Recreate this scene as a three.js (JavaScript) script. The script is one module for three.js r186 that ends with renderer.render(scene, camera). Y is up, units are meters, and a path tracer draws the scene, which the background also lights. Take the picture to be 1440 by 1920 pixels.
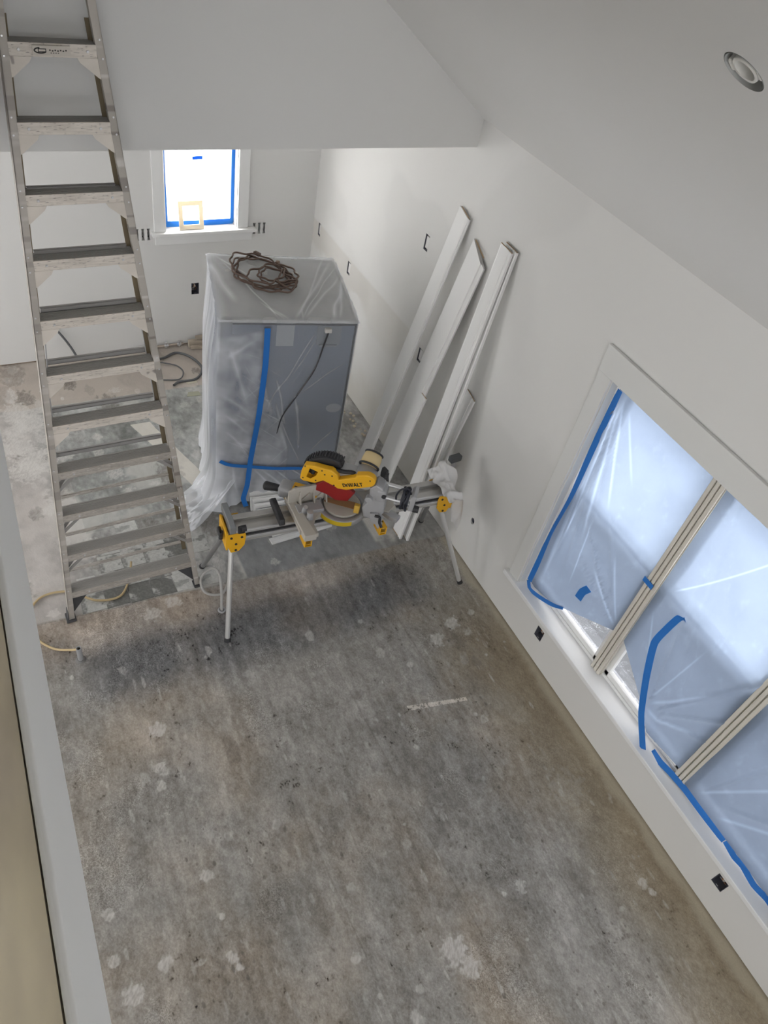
import * as THREE from 'three';
import { RoundedBoxGeometry } from 'three/addons/geometries/RoundedBoxGeometry.js';
import { mergeGeometries } from 'three/addons/utils/BufferGeometryUtils.js';
import { FontLoader } from 'three/addons/loaders/FontLoader.js';
import { TextGeometry } from 'three/addons/geometries/TextGeometry.js';

// ---------- camera, sky, exposure ----------
const scene = new THREE.Scene();
const camera = new THREE.PerspectiveCamera(68.8, 1440 / 1920, 0.05, 200);
camera.position.set(0, 4.2, 0);
camera.rotation.set(-0.776436, -0.633906, 0.236709, 'YXZ');
scene.add(camera);
const SKY_LEVEL = 4.6, EXPOSURE = .91;
{ // overcast sky, brighter towards the back of the house where the sun stands behind the clouds
  const W = 256, H = 128, a = new Float32Array(W * H * 4);
  for (let j = 0; j < H; j++) for (let i = 0; i < W; i++) {
    const el = ((j + .5) / H - .5) * Math.PI, az = ((i + .5) / W - .5) * 2 * Math.PI;
    const y = Math.sin(el), c = Math.cos(el), x = c * Math.cos(az), z = c * Math.sin(az);
    const s = Math.max(0, x * -.05 + y * .45 + z * -.89);
    const L = SKY_LEVEL * (0.9 + 0.25 * Math.max(0, y) + 1.0 * s * s);
    const k = (j * W + i) * 4;
    a[k] = L * 1.0; a[k + 1] = L * 1.0; a[k + 2] = L * 1.01; a[k + 3] = 1;
  }
  const t = new THREE.DataTexture(a, W, H, THREE.RGBAFormat, THREE.FloatType);
  t.mapping = THREE.EquirectangularReflectionMapping; t.magFilter = t.minFilter = THREE.LinearFilter; t.needsUpdate = true;
  scene.background = t; scene.environment = null;
}
{
  const sun = new THREE.DirectionalLight(new THREE.Color().setRGB(1, .98, .95), 44);
  sun.position.set(-6, 12, -20); sun.target.position.set(0, 0, 0); sun.castShadow = true; sun.shadow.radius = 12;
  Object.assign(sun.shadow.camera, { left: -15, right: 15, top: 15, bottom: -15, far: 60 }); sun.shadow.mapSize.set(2048, 2048); scene.add(sun, sun.target);
}
const renderer = new THREE.WebGLRenderer({ antialias: true });
renderer.toneMapping = THREE.LinearToneMapping;
renderer.toneMappingExposure = EXPOSURE;
renderer.shadowMap.enabled = true;

// ---------- noise and helpers ----------
let seed = 7;
const rnd = () => { seed = (seed * 1664525 + 1013904223) >>> 0; return seed / 4294967296; };
const rr = (a, b) => a + (b - a) * rnd();
const hash = (x, y) => { let h = (x * 374761393 + y * 668265263) | 0; h = Math.imul(h ^ (h >>> 13), 1274126177); return ((h ^ (h >>> 16)) >>> 0) / 4294967296; };
const vnoise = (x, y) => {
  const xi = Math.floor(x), yi = Math.floor(y); let u = x - xi, v = y - yi; u = u * u * (3 - 2 * u); v = v * v * (3 - 2 * v);
  const a = hash(xi, yi), b = hash(xi + 1, yi), c = hash(xi, yi + 1), d = hash(xi + 1, yi + 1);
  return a + (b - a) * u + (c - a) * v + (a - b - c + d) * u * v;
};
const fbm = (x, y, o = 4) => { let s = 0, a = .5, n = 0; for (let i = 0; i < o; i++) { s += a * vnoise(x, y); n += a; x = x * 2.03 + 17.1; y = y * 2.03 + 9.7; a *= .5; } return s / n; };
const sm = (a, b, x) => { const t = Math.min(1, Math.max(0, (x - a) / (b - a))); return t * t * (3 - 2 * t); };
const mix = (a, b, t) => a + (b - a) * t;
const V = (x, y, z) => new THREE.Vector3(x, y, z);

function norm(g) { const o = g.index ? g.toNonIndexed() : g; for (const k of Object.keys(o.attributes)) if (!['position', 'normal', 'uv'].includes(k)) o.deleteAttribute(k); if (!o.attributes.uv) o.setAttribute('uv', new THREE.BufferAttribute(new Float32Array(o.attributes.position.count * 2), 2)); return o; }
const mg = L => L.length === 1 ? L[0] : mergeGeometries(L.map(norm));
function bx(cx, cy, cz, w, h, d, r = 0) { const g = r > 0 ? new RoundedBoxGeometry(w, h, d, 2, Math.min(r, w / 2.01, h / 2.01, d / 2.01)) : new THREE.BoxGeometry(w, h, d); return g.translate(cx, cy, cz); }
const lo = (x0, x1, y0, y1, z0, z1, r = 0) => bx((x0 + x1) / 2, (y0 + y1) / 2, (z0 + z1) / 2, Math.abs(x1 - x0), Math.abs(y1 - y0), Math.abs(z1 - z0), r);
function basis(o, x, y, z) { return new THREE.Matrix4().makeBasis(x, y, z).setPosition(o); }
function beam(a, b, w, h, up = V(0, 1, 0), r = 0) { // box from a to b; h along up, w across
  const y = b.clone().sub(a), L = y.length(); y.normalize(); const x = y.clone().cross(up).normalize(), z = x.clone().cross(y).normalize();
  return bx(0, L / 2, 0, w, L, h, r).applyMatrix4(basis(a, x, y, z));
}
function rod(a, b, r0, r1 = r0, seg = 14) { const y = b.clone().sub(a), L = y.length(); y.normalize(); const g = new THREE.CylinderGeometry(r1, r0, L, seg).translate(0, L / 2, 0); return g.applyQuaternion(new THREE.Quaternion().setFromUnitVectors(V(0, 1, 0), y)).translate(a.x, a.y, a.z); }
function pipe(a, b, r0, ri, seg = 16) { const y = b.clone().sub(a), L = y.length(); y.normalize(); const g = new THREE.LatheGeometry([[ri, 0], [r0, 0], [r0, L], [ri, L], [ri, L * .02]].map(p => new THREE.Vector2(...p)), seg); return g.applyQuaternion(new THREE.Quaternion().setFromUnitVectors(V(0, 1, 0), y)).translate(a.x, a.y, a.z); }
const tube = (pts, r, n = 40, s = 8, closed = false) => new THREE.TubeGeometry(new THREE.CatmullRomCurve3(pts.map(p => p.isVector3 ? p : V(...p)), closed), n, r, s, closed);
function poly(pts) { const s = new THREE.Shape(); pts.forEach((p, i) => i ? s.lineTo(p[0], p[1]) : s.moveTo(p[0], p[1])); s.closePath(); return s; }
function ext(shape, depth, bev = 0, seg = 12) { return new THREE.ExtrudeGeometry(shape, { depth: depth - 2 * bev, bevelEnabled: bev > 0, bevelThickness: bev, bevelSize: bev, bevelOffset: -bev, bevelSegments: 2, curveSegments: seg }).translate(0, 0, bev); }
const used = {};
function numbered(n) { const k = used[n] = (used[n] ?? -1) + 1; return k ? `${n}_${String(k).padStart(3, '0')}` : n; }
function shade(o) { o.castShadow = o.receiveShadow = true; return o; }
function part(name, g, m, parent, label) { const o = shade(new THREE.Mesh(Array.isArray(g) ? mg(g) : g, m)); o.name = parent === scene ? numbered(name) : name; parent.add(o); if (label) o.userData.label = label; return o; }
function thing(name, label, category, pos = [0, 0, 0], turn = 0, group) { const o = new THREE.Group(); o.name = numbered(name); o.position.set(...pos); o.rotation.y = turn; o.userData = { label, category }; if (group) o.userData.group = group; scene.add(o); return o; }
function solo(name, g, m, label, category, group) { const o = part(name, g, m, scene); o.userData = { label, category }; if (group) o.userData.group = group; return o; }
function struct(name, g, m, parent = scene) { const o = part(name, g, m, parent); if (parent === scene) { o.name = name; o.userData.kind = 'structure'; } return o; }
function structGroup(name) { const o = new THREE.Group(); o.name = name; o.userData.kind = 'structure'; scene.add(o); return o; }

// ---------- materials ----------
const M = (r, g, b, rough = .8, metal = 0, more = {}) => new THREE.MeshStandardMaterial({ color: new THREE.Color().setRGB(r, g, b), roughness: rough, metalness: metal, ...more });
function tex(w, h, f, srgb = true) { const a = new Uint8Array(w * h * 4); for (let j = 0; j < h; j++) for (let i = 0; i < w; i++) { const c = f(i / w, j / h, i, j), k = (j * w + i) * 4; a[k] = Math.max(0, Math.min(255, c[0])); a[k + 1] = Math.max(0, Math.min(255, c[1])); a[k + 2] = Math.max(0, Math.min(255, c[2])); a[k + 3] = 255; } const t = new THREE.DataTexture(a, w, h); t.magFilter = t.minFilter = THREE.LinearFilter; t.wrapS = t.wrapT = THREE.RepeatWrapping; if (srgb) t.colorSpace = THREE.SRGBColorSpace; t.needsUpdate = true; return t; }
const wallBump = tex(256, 256, (u, v, i, j) => { const n = 110 + 60 * fbm(i * .25, j * .25, 3); return [n, n, n]; }, false);
const paint = M(.72, .715, .70, .75, 0, { bumpMap: wallBump, bumpScale: .0006 });
const trimPaint = M(.69, .69, .67, .45);
const boardPaint = M(.78, .775, .76, .4);
const rawEdge = M(.42, .30, .18, .85);
const dark = M(.02, .02, .022, .7);
const blackPlastic = M(.022, .022, .025, .5);
const rubber = M(.03, .03, .032, .8);
const boxPlastic = M(.10, .105, .13, .5);
const wireMat = M(.55, .53, .5, .6), copper = M(.5, .25, .12, .4, .8);
const alu = M(.66, .66, .67, .35, .75), aluWorn = M(.42, .40, .375, .5, .45), castGrey = M(.42, .42, .43, .5, .3), dustyGrey = M(.47, .44, .39, .75, .1);
const yellow = M(.80, .42, .012, .42), yellowDusty = M(.62, .38, .06, .6), redMat = M(.27, .012, .012, .4), tanBag = M(.62, .48, .26, .95);
const tape = M(.015, .17, .56, .6, 0, { side: THREE.DoubleSide });
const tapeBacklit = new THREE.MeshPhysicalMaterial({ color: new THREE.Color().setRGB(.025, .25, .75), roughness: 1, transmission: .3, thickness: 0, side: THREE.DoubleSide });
const glass = new THREE.MeshPhysicalMaterial({ color: 0xffffff, roughness: .02, transmission: 1, thickness: 0, ior: 1.5 });
const sashPaint = M(.82, .82, .81, .35);
const mullPaint = M(.66, .63, .56, .5);
const concrete = M(.35, .34, .33, .9);

// ---------- dimensions of the room ----------
const XR = 2.89, XL = -2.9, ZB = -6.035, ZH = -3.881, ZN = 2.4, YH = 2.65, YK = 2.81, SL = .72, TH = .17;
const roofY = x => YK + SL * (XR - Math.abs(x));

// floor: bare screeded subfloor, with vinyl remnants further back
const FX0 = -.62, FX1 = 2.95, FZ0 = -6.15, FZ1 = .62;
const floorMap = (() => {
  const W = 1088, H = 2048, blobs = [];
  const blob = (x, z, r, amt, c, st = 1) => blobs.push([x, z, r, amt, c, st]);
  const white = [212, 209, 204], lt = [188, 185, 180], dk = [96, 90, 84];
  for (let i = 0; i < 70; i++) blob(rr(-.3, 2.8), rr(-2.8, .5), rr(.008, .035), rr(.3, .9), rnd() < .65 ? white : lt, rr(.6, 1.8));
  for (let i = 0; i < 40; i++) blob(rr(-.3, 2.6), rr(-2.8, .5), rr(.03, .12), rr(.15, .4), lt, rr(.5, 2));
  for (let i = 0; i < 46; i++) blob(rr(-.1, 2.6), rr(-2.6, .5), rr(.015, .06), rr(.15, .4), dk, rr(.4, 2.4));
  for (let i = 0; i < 150; i++) blob(rr(-.4, 2.2), rr(-6, -3.2), rr(.008, .06), rr(.3, 1), rnd() < .7 ? white : lt, rr(.5, 2));
  for (let i = 0; i < 40; i++) blob(rr(-.4, 2), rr(-6, -3.2), rr(.02, .1), rr(.2, .6), dk, rr(.5, 2));
  for (let i = 0; i < 520; i++) blob(rr(-.3, 2.8), rr(-3.0, .5), rr(.003, .011), rr(.2, .6), rnd() < .5 ? lt : white, rr(1.5, 5));
  for (let i = 0; i < 650; i++) { const a = i % 26, cx = .2 + 2.3 * hash(a, 3), cz = -2.4 + 2.8 * hash(a, 8), w = rr(-1, 1) * .22, l = rr(-1, 1) * .3; blob(cx + w * rnd(), cz + l * rnd(), rr(.003, .009), rr(.3, .85), dk, rr(.5, 2)); }
  // particular plaster spots
  [[-.039, -.975, .045], [-.092, -1.143, .03], [.129, -1.043, .035], [.425, -.93, .03], [.44, -.88, .022], [.435, -1.133, .018], [1.458, -.5, .07], [1.5, -.4, .05], [1.965, -.623, .035], [1.86, -.62, .02], [2.643, -.343, .03], [2.66, -.28, .022], [.409, -2.236, .05], [.363, -2.0, .045], [.34, -1.9, .03], [2.333, -2.213, .05], [2.5, -2.3, .06], [1.811, -1.567, .02], [-.06, -1.36, .03], [.206, -5.236, .13], [.1, -5.38, .12], [.143, -4.76, .15], [.06, -4.66, .12], [.2, -4.3, .05], [.16, -4.2, .06], [.05, -4.95, .12], [.6, -3.06, .05], [.75, -3.12, .05]].forEach(b => blob(b[0], b[1], b[2], .9, white, 1));
  const out = new Uint8Array(W * H * 4);
  const put = tex; void put;
  const buf = new Float32Array(W * H * 3);
  for (let j = 0; j < H; j++) for (let i = 0; i < W; i++) {
    const x = FX0 + (FX1 - FX0) * (i + .5) / W, z = FZ0 + (FZ1 - FZ0) * (j + .5) / H;
    const n1 = fbm(x * 1.7 + 3, z * 1.3 + 40, 5), n2 = fbm(x * 6 + 90, z * 4.5, 4), n3 = fbm(x * 38, z * 26, 3), n4 = vnoise(x * 160, z * 110), n5 = hash(i, j);
    const edge = -3.17 + .05 * (x - 1) + .03 * (fbm(x * 5, 3.3, 3) - .5);
    const k = sm(edge + .012, edge - .012, z);
    let r = 152, g = 147, b = 140;
    let t = (n1 - .5) * 38 + (n2 - .5) * 34 + (n3 - .5) * 38 + (n4 - .5) * 24 + (n5 - .5) * 18;
    const warm = Math.max(-2, (fbm(x * 2.6 + 200, z * 2.2 + 7, 4) - .5) * 34);
    r += t + warm * .5; g += t; b += t - warm * .55;
    // trowel ridges left by adhesive
    const ra = fbm(x * 3.1 + 55, z * 2.7 + 12, 3); if (ra > .56) { const q = Math.sin((x * Math.cos(ra * 19) + z * Math.sin(ra * 19)) * 420 + n2 * 9) * sm(.56, .66, ra) * 27 * (n3 + .3); r += q; g += q; b += q; }
    // grain streaks along the boards
    const gs = (fbm(x * 26 + z * 1.5, z * 2.2, 3) - .5) * 30; r += gs; g += gs; b += gs;
    if (n3 < .3 && n4 < .42) { const q = (.3 - n3) * 420 * sm(.5, .62, fbm(x * 4 + 8, z * 3 + 31, 2)); r -= q; g -= q; b -= q; }
    // kitchen side
    if (k > 0) {
      let R = 163 + (n1 - .5) * 80 + (n2 - .5) * 70 + (n3 - .5) * 50 + (n5 - .5) * 10, G = R - 1, B = R - 4;
      const pw = sm(.58, .7, fbm(x * 3.3 + 70, z * 3.3 + 2, 5)); R = mix(R, 208, pw * .75); G = mix(G, 205, pw * .75); B = mix(B, 199, pw * .75);
      const lf = sm(.45, .0, x + .25 * (n1 - .5)); R = mix(R, 192 + (n2 - .5) * 50, lf * .7); G = mix(G, 185 + (n2 - .5) * 50, lf * .7); B = mix(B, 180 + (n2 - .5) * 50, lf * .7);
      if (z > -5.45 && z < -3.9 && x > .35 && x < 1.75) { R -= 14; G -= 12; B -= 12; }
      if (z < -5.42 + .05 * n2) { R = mix(R, 186, .8); G = mix(G, 175, .8); B = mix(B, 164, .8); }
      // bare strip where a wall was taken out
      const sx = 1.05 + (z + 4.85) * .32 ; if (Math.abs(x - sx - .03 * (n2 - .5)) < .075 && z > -5.0 && z < -4.0) { R = mix(R, 222, .8); G = mix(G, 217, .8); B = mix(B, 206, .8); }
      // dark sheet of underlay
      const uu = sm(1.28, 1.3, x) * sm(2.34, 2.31, x) * sm(-3.6, -3.57, z) ; R = mix(R, 132 + (n2 - .5) * 50 + (n3 - .5) * 22, uu * .9); G = mix(G, 133 + (n2 - .5) * 50 + (n3 - .5) * 22, uu * .9); B = mix(B, 134 + (n2 - .5) * 50 + (n3 - .5) * 22, uu * .9);
      r = mix(r, R, k); g = mix(g, G, k); b = mix(b, B, k);
    } else {
      // darker soft-edged band beside the step in the flooring
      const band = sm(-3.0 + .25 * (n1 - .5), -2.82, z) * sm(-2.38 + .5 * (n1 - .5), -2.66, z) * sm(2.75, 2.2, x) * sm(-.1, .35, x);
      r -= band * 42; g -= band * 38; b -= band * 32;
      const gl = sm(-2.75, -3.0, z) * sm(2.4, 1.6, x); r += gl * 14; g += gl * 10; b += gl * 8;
      // brown water stain along the window wall
      const ds = 2.89 - x, st = sm(.75, .08, ds + (n1 - .5) * .7) * sm(-2.8, -1.9, z); r = mix(r, 150 + t * .6, st * .75); g = mix(g, 135 + t * .6, st * .75); b = mix(b, 110 + t * .5, st * .75);
      const pale = sm(.1, .03, ds + (n2 - .5) * .08); r = mix(r, 192, pale * .7); g = mix(g, 184, pale * .7); b = mix(b, 164, pale * .7);
      // joints of the boards
      for (const [jx, z0, z1, sl] of [[1.02, -1.6, .1, .03], [1.62, -2.4, -.4, .03], [2.2, -2.6, .2, .03]]) { const dj = Math.abs(x - jx - (z + 1) * sl); if (dj < .006 && z > z0 && z < z1) { const q = 13 * (.4 + n3) * (dj < .003 ? 1 : .5); r -= q; g -= q; b -= q; } }
      // streak of white filler
      const cl = Math.abs(z + 1.819 - (x - 1.888) * .199); if (cl < .014 * (1.3 - (x - 1.888)) && x > 1.888 && x < 2.29 && n4 + n3 > .78) { r += 60; g += 58; b += 56; }
    }
    const o = (j * W + i) * 3; buf[o] = r; buf[o + 1] = g; buf[o + 2] = b;
  }
  for (const [x, z, R, amt, c, st] of blobs) {
    const px = (FX1 - FX0) / W, pz = (FZ1 - FZ0) / H, i0 = Math.floor((x - R * 1.6 - FX0) / px), i1 = Math.ceil((x + R * 1.6 - FX0) / px), j0 = Math.floor((z - R * 1.6 * Math.max(1, st) - FZ0) / pz), j1 = Math.ceil((z + R * 1.6 * Math.max(1, st) - FZ0) / pz);
    for (let j = Math.max(0, j0); j < Math.min(H, j1); j++) for (let i = Math.max(0, i0); i < Math.min(W, i1); i++) {
      const dx = FX0 + px * (i + .5) - x, dz = (FZ0 + pz * (j + .5) - z) / st, d = Math.hypot(dx, dz) / R;
      const f = fbm((x + dx) * 45 + R * 900, (z + dz) * 45, 4), w = sm(.66, .44, d * .5 + (f - .5) * .7 + .08) * amt * (.35 + .65 * vnoise(i * .5 + j * .3, j * .22));
      const o = (j * W + i) * 3; for (let q = 0; q < 3; q++) buf[o + q] = mix(buf[o + q], c[q], w);
    }
  }
  for (let o = 0; o < W * H; o++) { for (let q = 0; q < 3; q++) out[o * 4 + q] = Math.max(30, Math.min(235, buf[o * 3 + q])); out[o * 4 + 3] = 255; }
  const t = new THREE.DataTexture(out, W, H); t.colorSpace = THREE.SRGBColorSpace; t.magFilter = t.minFilter = THREE.LinearFilter; t.wrapS = t.wrapT = THREE.MirroredRepeatWrapping; t.needsUpdate = true; return t;
})();
const floorBump = tex(512, 512, (u, v, i, j) => { const n = 60 + 90 * fbm(i * .05, j * .05, 4) + 60 * fbm(i * .4, j * .3, 2); return [n, n, n]; }, false);
{
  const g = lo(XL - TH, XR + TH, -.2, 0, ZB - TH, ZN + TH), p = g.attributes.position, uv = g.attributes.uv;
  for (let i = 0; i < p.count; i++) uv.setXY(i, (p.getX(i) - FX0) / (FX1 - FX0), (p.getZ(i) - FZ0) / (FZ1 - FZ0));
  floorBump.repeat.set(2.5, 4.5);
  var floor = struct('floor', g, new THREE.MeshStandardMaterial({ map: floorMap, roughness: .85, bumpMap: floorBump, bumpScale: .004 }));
}
{ // remnants of a chequered vinyl floor, each tile a piece of the floor
  const S = .152, wornTile = (lo_, hi, th, sd) => { const t = tex(128, 128, (u, v, i, j) => { const f = fbm(i * .05 + sd, j * .05, 5), k = sm(th, th + .12, f), n = 22 * (vnoise(i * .4, j * .4) - .5); return [mix(lo_, hi, k) + n, mix(lo_, hi, k) + n, mix(lo_, hi, k) - 4 + n]; }); t.repeat.set(2.3, 2.3); return new THREE.MeshStandardMaterial({ map: t, roughness: .75 }); }, cw = wornTile(196, 158, .58, 3), cw2 = wornTile(184, 128, .52, 30), cd = wornTile(112, 178, .6, 60), cd2 = wornTile(124, 172, .54, 90);
  const map = ['wdddww', 'wwwdw.', '.wwwdw', '.w.wd.', '..w...'];
  map.forEach((row, b) => [...row].forEach((c, a) => {
    if (c === '.') return;
    const jag = [[0, 0], [S, 0], [S, S], [0, S]].map(([x, z]) => [x * .985 + .002 + rr(-.004, .004), z * .985 + .002 + rr(-.004, .004)]);
    if (rnd() < .35) jag.splice(2, 1, [S * .97, S * rr(.6, .8)], [S * rr(.6, .8), S * .97]);
    const g = ext(poly(jag), .003).rotateX(-Math.PI / 2);
    const t = part('vinyl_tile', g, c === 'w' ? (rnd() < .5 ? cw : cw2) : (rnd() < .6 ? cd : cd2), floor);
    t.position.set(.19 + a * S + b * .012, 0, -3.205 - b * S + a * .004);
  }));
}

// walls with their openings
function wallPlane(w, h0, holes, outline) { const s = outline ? poly(outline) : poly([[w[0], h0[0]], [w[1], h0[0]], [w[1], h0[1]], [w[0], h0[1]]]); for (const q of holes) { const p = new THREE.Path(); q.forEach((c, i) => i ? p.lineTo(c[0], c[1]) : p.moveTo(c[0], c[1])); p.closePath(); s.holes.push(p); } return s; }
const rect = (a0, a1, b0, b1) => [[a0, b0], [a1, b0], [a1, b1], [a0, b1]];
const GAP = .013;
// right wall: shape coordinates (-z, y), extruded outwards
const WZ0 = -2.225, WZ1 = .13, WY0 = .40, WY1 = 2.125;
const outletsR = [[-1.88, .253, .072, .1], [-.141, .262, .072, .1], [-4.19, 1.88, .055, .115], [-3.958, 1.095, .055, .115], [-5.255, 1.107, .055, .115], [-5.9, 1.136, .05, .115], [-3.336, 1.106, .05, .1], [-3.42, 1.60, .05, .1]];
const holesR = [rect(-2.2, -.75, .4, 2.12), rect(-WZ1, -WZ0, WY0, WY1), ...outletsR.map(([z, y, w, h]) => rect(-z - w / 2, -z + w / 2, y - h / 2, y + h / 2)), [...Array(14)].map((_, i) => { const a = i / 14 * 2 * Math.PI; return [2.834 + .022 * Math.cos(a), .399 + .03 * Math.sin(a)]; })];  // first opening is added out of view to light header and loft edge
const wallRMap = (() => tex(1024, 512, (u, v, i, j) => { // u along -z from -ZN to 6.2, v up to 2.9
  const z = -(u * 9.4 - 3.2), y = v * 2.9, n = fbm(z * 3, y * 3, 4), f = fbm(z * 14, y * 14, 3);
  let r = 220, g = 219, b = 216;
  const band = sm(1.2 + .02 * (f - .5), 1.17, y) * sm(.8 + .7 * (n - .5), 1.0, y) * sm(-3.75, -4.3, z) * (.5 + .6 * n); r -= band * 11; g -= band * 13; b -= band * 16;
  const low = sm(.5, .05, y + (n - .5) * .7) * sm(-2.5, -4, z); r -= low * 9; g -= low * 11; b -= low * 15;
  const q = sm(.62, .7, fbm(z * .9 + 5, y * 1.1, 3)); r -= q * 5; g -= q * 5; b -= q * 5;
  return [r, g, b];
}))();
const paintR = new THREE.MeshStandardMaterial({ map: wallRMap, roughness: .7, bumpMap: wallBump, bumpScale: .0006 });
{
  const g = ext(wallPlane([-ZN, -ZB], [GAP, YK + .12], holesR), TH).rotateY(Math.PI / 2), p = g.attributes.position, uv = g.attributes.uv;
  for (let i = 0; i < p.count; i++) uv.setXY(i, (-p.getZ(i) + 3.2) / 9.4, p.getY(i) / 2.9);
  g.translate(XR, 0, 0); struct('wall_right', g, paintR);
  struct('trim_1', lo(XR + .014, XR + TH, 0, .05, ZB, ZN), rawEdge).userData.label = 'raw sole plate in the gap under the wall';
}
// back wall: (x, y), extruded away
const BX0 = 1.535, BX1 = 2.165, BY0 = 1.135, BY1 = 2.12;
const slots = []; for (const cx of [1.354, 2.368]) for (const k of [-1, 0, 1]) slots.push([cx + k * .046, 1.113]);
{
  const s = wallPlane([XL, XR], [GAP, 4.92], [rect(BX0, BX1, BY0 - .02, BY1), ...slots.map(([x, y]) => [[x - .013, y - .05], [x + .013, y - .05], [x + .009, y - .03], [x + .011, y], [x + .009, y + .03], [x + .013, y + .05], [x - .013, y + .05], [x - .009, y + .03], [x - .011, y], [x - .009, y - .03]]), rect(1.753, 1.823, .52, .632)], [[XL, GAP], [XR, GAP], [XR, YK], [0, roofY(0)], [XL, YK]]);
  struct('wall_back', ext(s, TH).translate(0, 0, ZB - TH), paint);
  struct('trim_2', lo(XL, XR, 0, .05, ZB - TH, ZB - .014), rawEdge).userData.label = 'raw sole plate in the gap under the wall';
}
// left and near walls, out of the picture, with unseen openings placed and sized to light the room
const holesL = [rect(-5.95, -4.05, .03, 2.5), rect(-2.9, -1.9, .06, 2.12)];
struct('wall_left', ext(wallPlane([ZB, ZN], [0, YK + .12], holesL), TH).rotateY(-Math.PI / 2).translate(XL, 0, 0), paint);
const holesN = [rect(-2.5, -.5, .05, 2.2), [[-1.9, 3.3], [2.1, 2.9], [2.1, 3.25], [1.1, 3.98], [.35, 4.5], [-.35, 4.5], [-1.1, 3.98], [-1.9, 3.4]]];
struct('wall_near', ext(wallPlane(0, 0, holesN, [[XL, 0], [XR, 0], [XR, YK], [0, roofY(0)], [XL, YK]]), TH).translate(0, 0, ZN), paint);
// roof slopes
{
  const L = Math.hypot(XR, SL * XR) + .3, a = Math.atan(SL);
  const can = V(1.377, 3.9, -1.085), s0 = (XR - 1.377) / Math.cos(a); // hole for the can light, measured up the slope
  const sh = poly([[-.3, ZB - TH], [L - .3, ZB - TH], [L - .3, ZN + TH], [-.3, ZN + TH]]); const h = new THREE.Path(); h.absarc(s0, -1.085, .050, 0, Math.PI * 2, true); sh.holes.push(h);
  const X = V(-Math.cos(a), Math.sin(a), 0), Y = V(0, 0, 1), Z = X.clone().cross(Y); // Z points out of the room
  const g = ext(sh, .14, 0, 32).applyMatrix4(basis(V(XR, YK, 0), X, Y, Z)); struct('ceiling', g, paint);
  const g2 = ext(wallPlane(0, 0, [], [[-.3, -ZB + TH], [L - .3, -ZB + TH], [L - .3, -ZN - TH], [-.3, -ZN - TH]]), .14); const X2 = V(Math.cos(a), Math.sin(a), 0), Z2 = V(-Math.sin(a), Math.cos(a), 0), Y2 = Z2.clone().cross(X2);
  struct('ceiling_left', g2.applyMatrix4(basis(V(XL, YK, 0), X2, Y2, Z2)), paint);
  // the can light
  const c = thing('recessed_light', 'white recessed can light without a bulb in the sloping ceiling', 'light', [XR - s0 * Math.cos(a), YK + s0 * Math.sin(a), -1.085]);
  c.quaternion.setFromRotationMatrix(new THREE.Matrix4().makeBasis(X, Y, Z)); // local z goes up into the roof
  c.scale.setScalar(.735);
  const la = (pts, m, n, par = c) => part(n, new THREE.LatheGeometry(pts.map(p => new THREE.Vector2(...p)), 40).rotateX(Math.PI / 2), m, par);
  const tw = M(.8, .79, .75, .4), tin = M(.46, .47, .46, .5, .2);
  la([[.0675, -.0005], [.0675, .13], [.0, .13], [.0, .128], [.065, .128], [.065, -.0005]], tin, 'housing');
  la([[.034, .004], [.041, .003], [.043, .008], [.042, .05], [.036, .055], [.034, .05], [.034, .004]], tw, 'trim_ring').position.set(-.003, -.003, 0);
  la([[.016, .03], [.02, .028], [.021, .034], [.017, .036], [.016, .03]], tw, 'inner_ring').position.set(-.006, .028, .006);
  for (const s of [-1, 1]) part('bracket', new RoundedBoxGeometry(.04, .016, .03, 2, .006).translate(s * .006, s * .052, .018), tw, c);
  part('socket', rod(V(0, 0, .06), V(0, 0, .12), .016), blackPlastic, c); part('wire', tube([[-.01, -.012, .035], [.0, .0, .03], [.008, .01, .06]], .003, 16), wireMat, c);
  void can;
}
// loft over the kitchen with its front wall, loft along the left
struct('wall_loft', ext(poly([[XL, YH], [XR, YH], [XR, YK], [0, roofY(0)], [XL, YK]]), .12).translate(0, 0, ZH - .12), paint);
struct('ceiling_kitchen', lo(XL, XR, YH, YH + .28, ZB, ZH - .12), paint);
const ply = (() => { const t = tex(512, 1024, (u, v, i, j) => { const n = fbm(i * .012, j * .006, 5), f = fbm(i * .09, j * .02, 3), s = vnoise(i * .05, j * .03); let q = (n - .5) * 50 + (f - .5) * 26; const d = sm(.72, .85, fbm(i * .03 + 60, j * .03, 4)); return [228 + q + d * 10, 216 + q + d * 14, 190 + q * .8 + d * 26 + s * 4]; }); t.repeat.set(3, 4); return t; })();
{
  const turn = -.028, e = new THREE.Group(); void e;
  const rot = g => g.rotateY(turn); // the edge of the loft runs almost along the room
  struct('floor_loft', rot(lo(XL - .1, -.0815, 3.245, 3.275, ZH - .2, ZN)), M(1, 1, 1, .85, 0, { map: ply }));
  struct('floor_loft_framing', rot(lo(XL - .1, -.0825, 2.65, 3.245, ZH - .2, ZN)), paint);
  struct('trim_3', rot(lo(-.0775, -.066, 2.645, 3.30, ZH + .02, ZN - .1, .005)), M(.76, .76, .74, .6));
}
struct('exterior_ground', lo(-30, 34, -.6, -.3, -34, 30), M(.31, .315, .325, .9));
struct('exterior_gravel', lo(XR + TH, 4.35, -.32, -.27, -7, 4), new THREE.MeshStandardMaterial({ roughness: .9, color: 0xffffff, map: (() => { const t = tex(1024, 1024, (u, v, i, j) => { const n = fbm(i * .03, j * .03, 4), c = vnoise(i * .3, j * .3), s = sm(.66, .74, n * .45 + c * .55); return [mix(124, 215, s), mix(126, 219, s), mix(130, 224, s)]; }); t.repeat.set(1, 6); return t; })() }));
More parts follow.
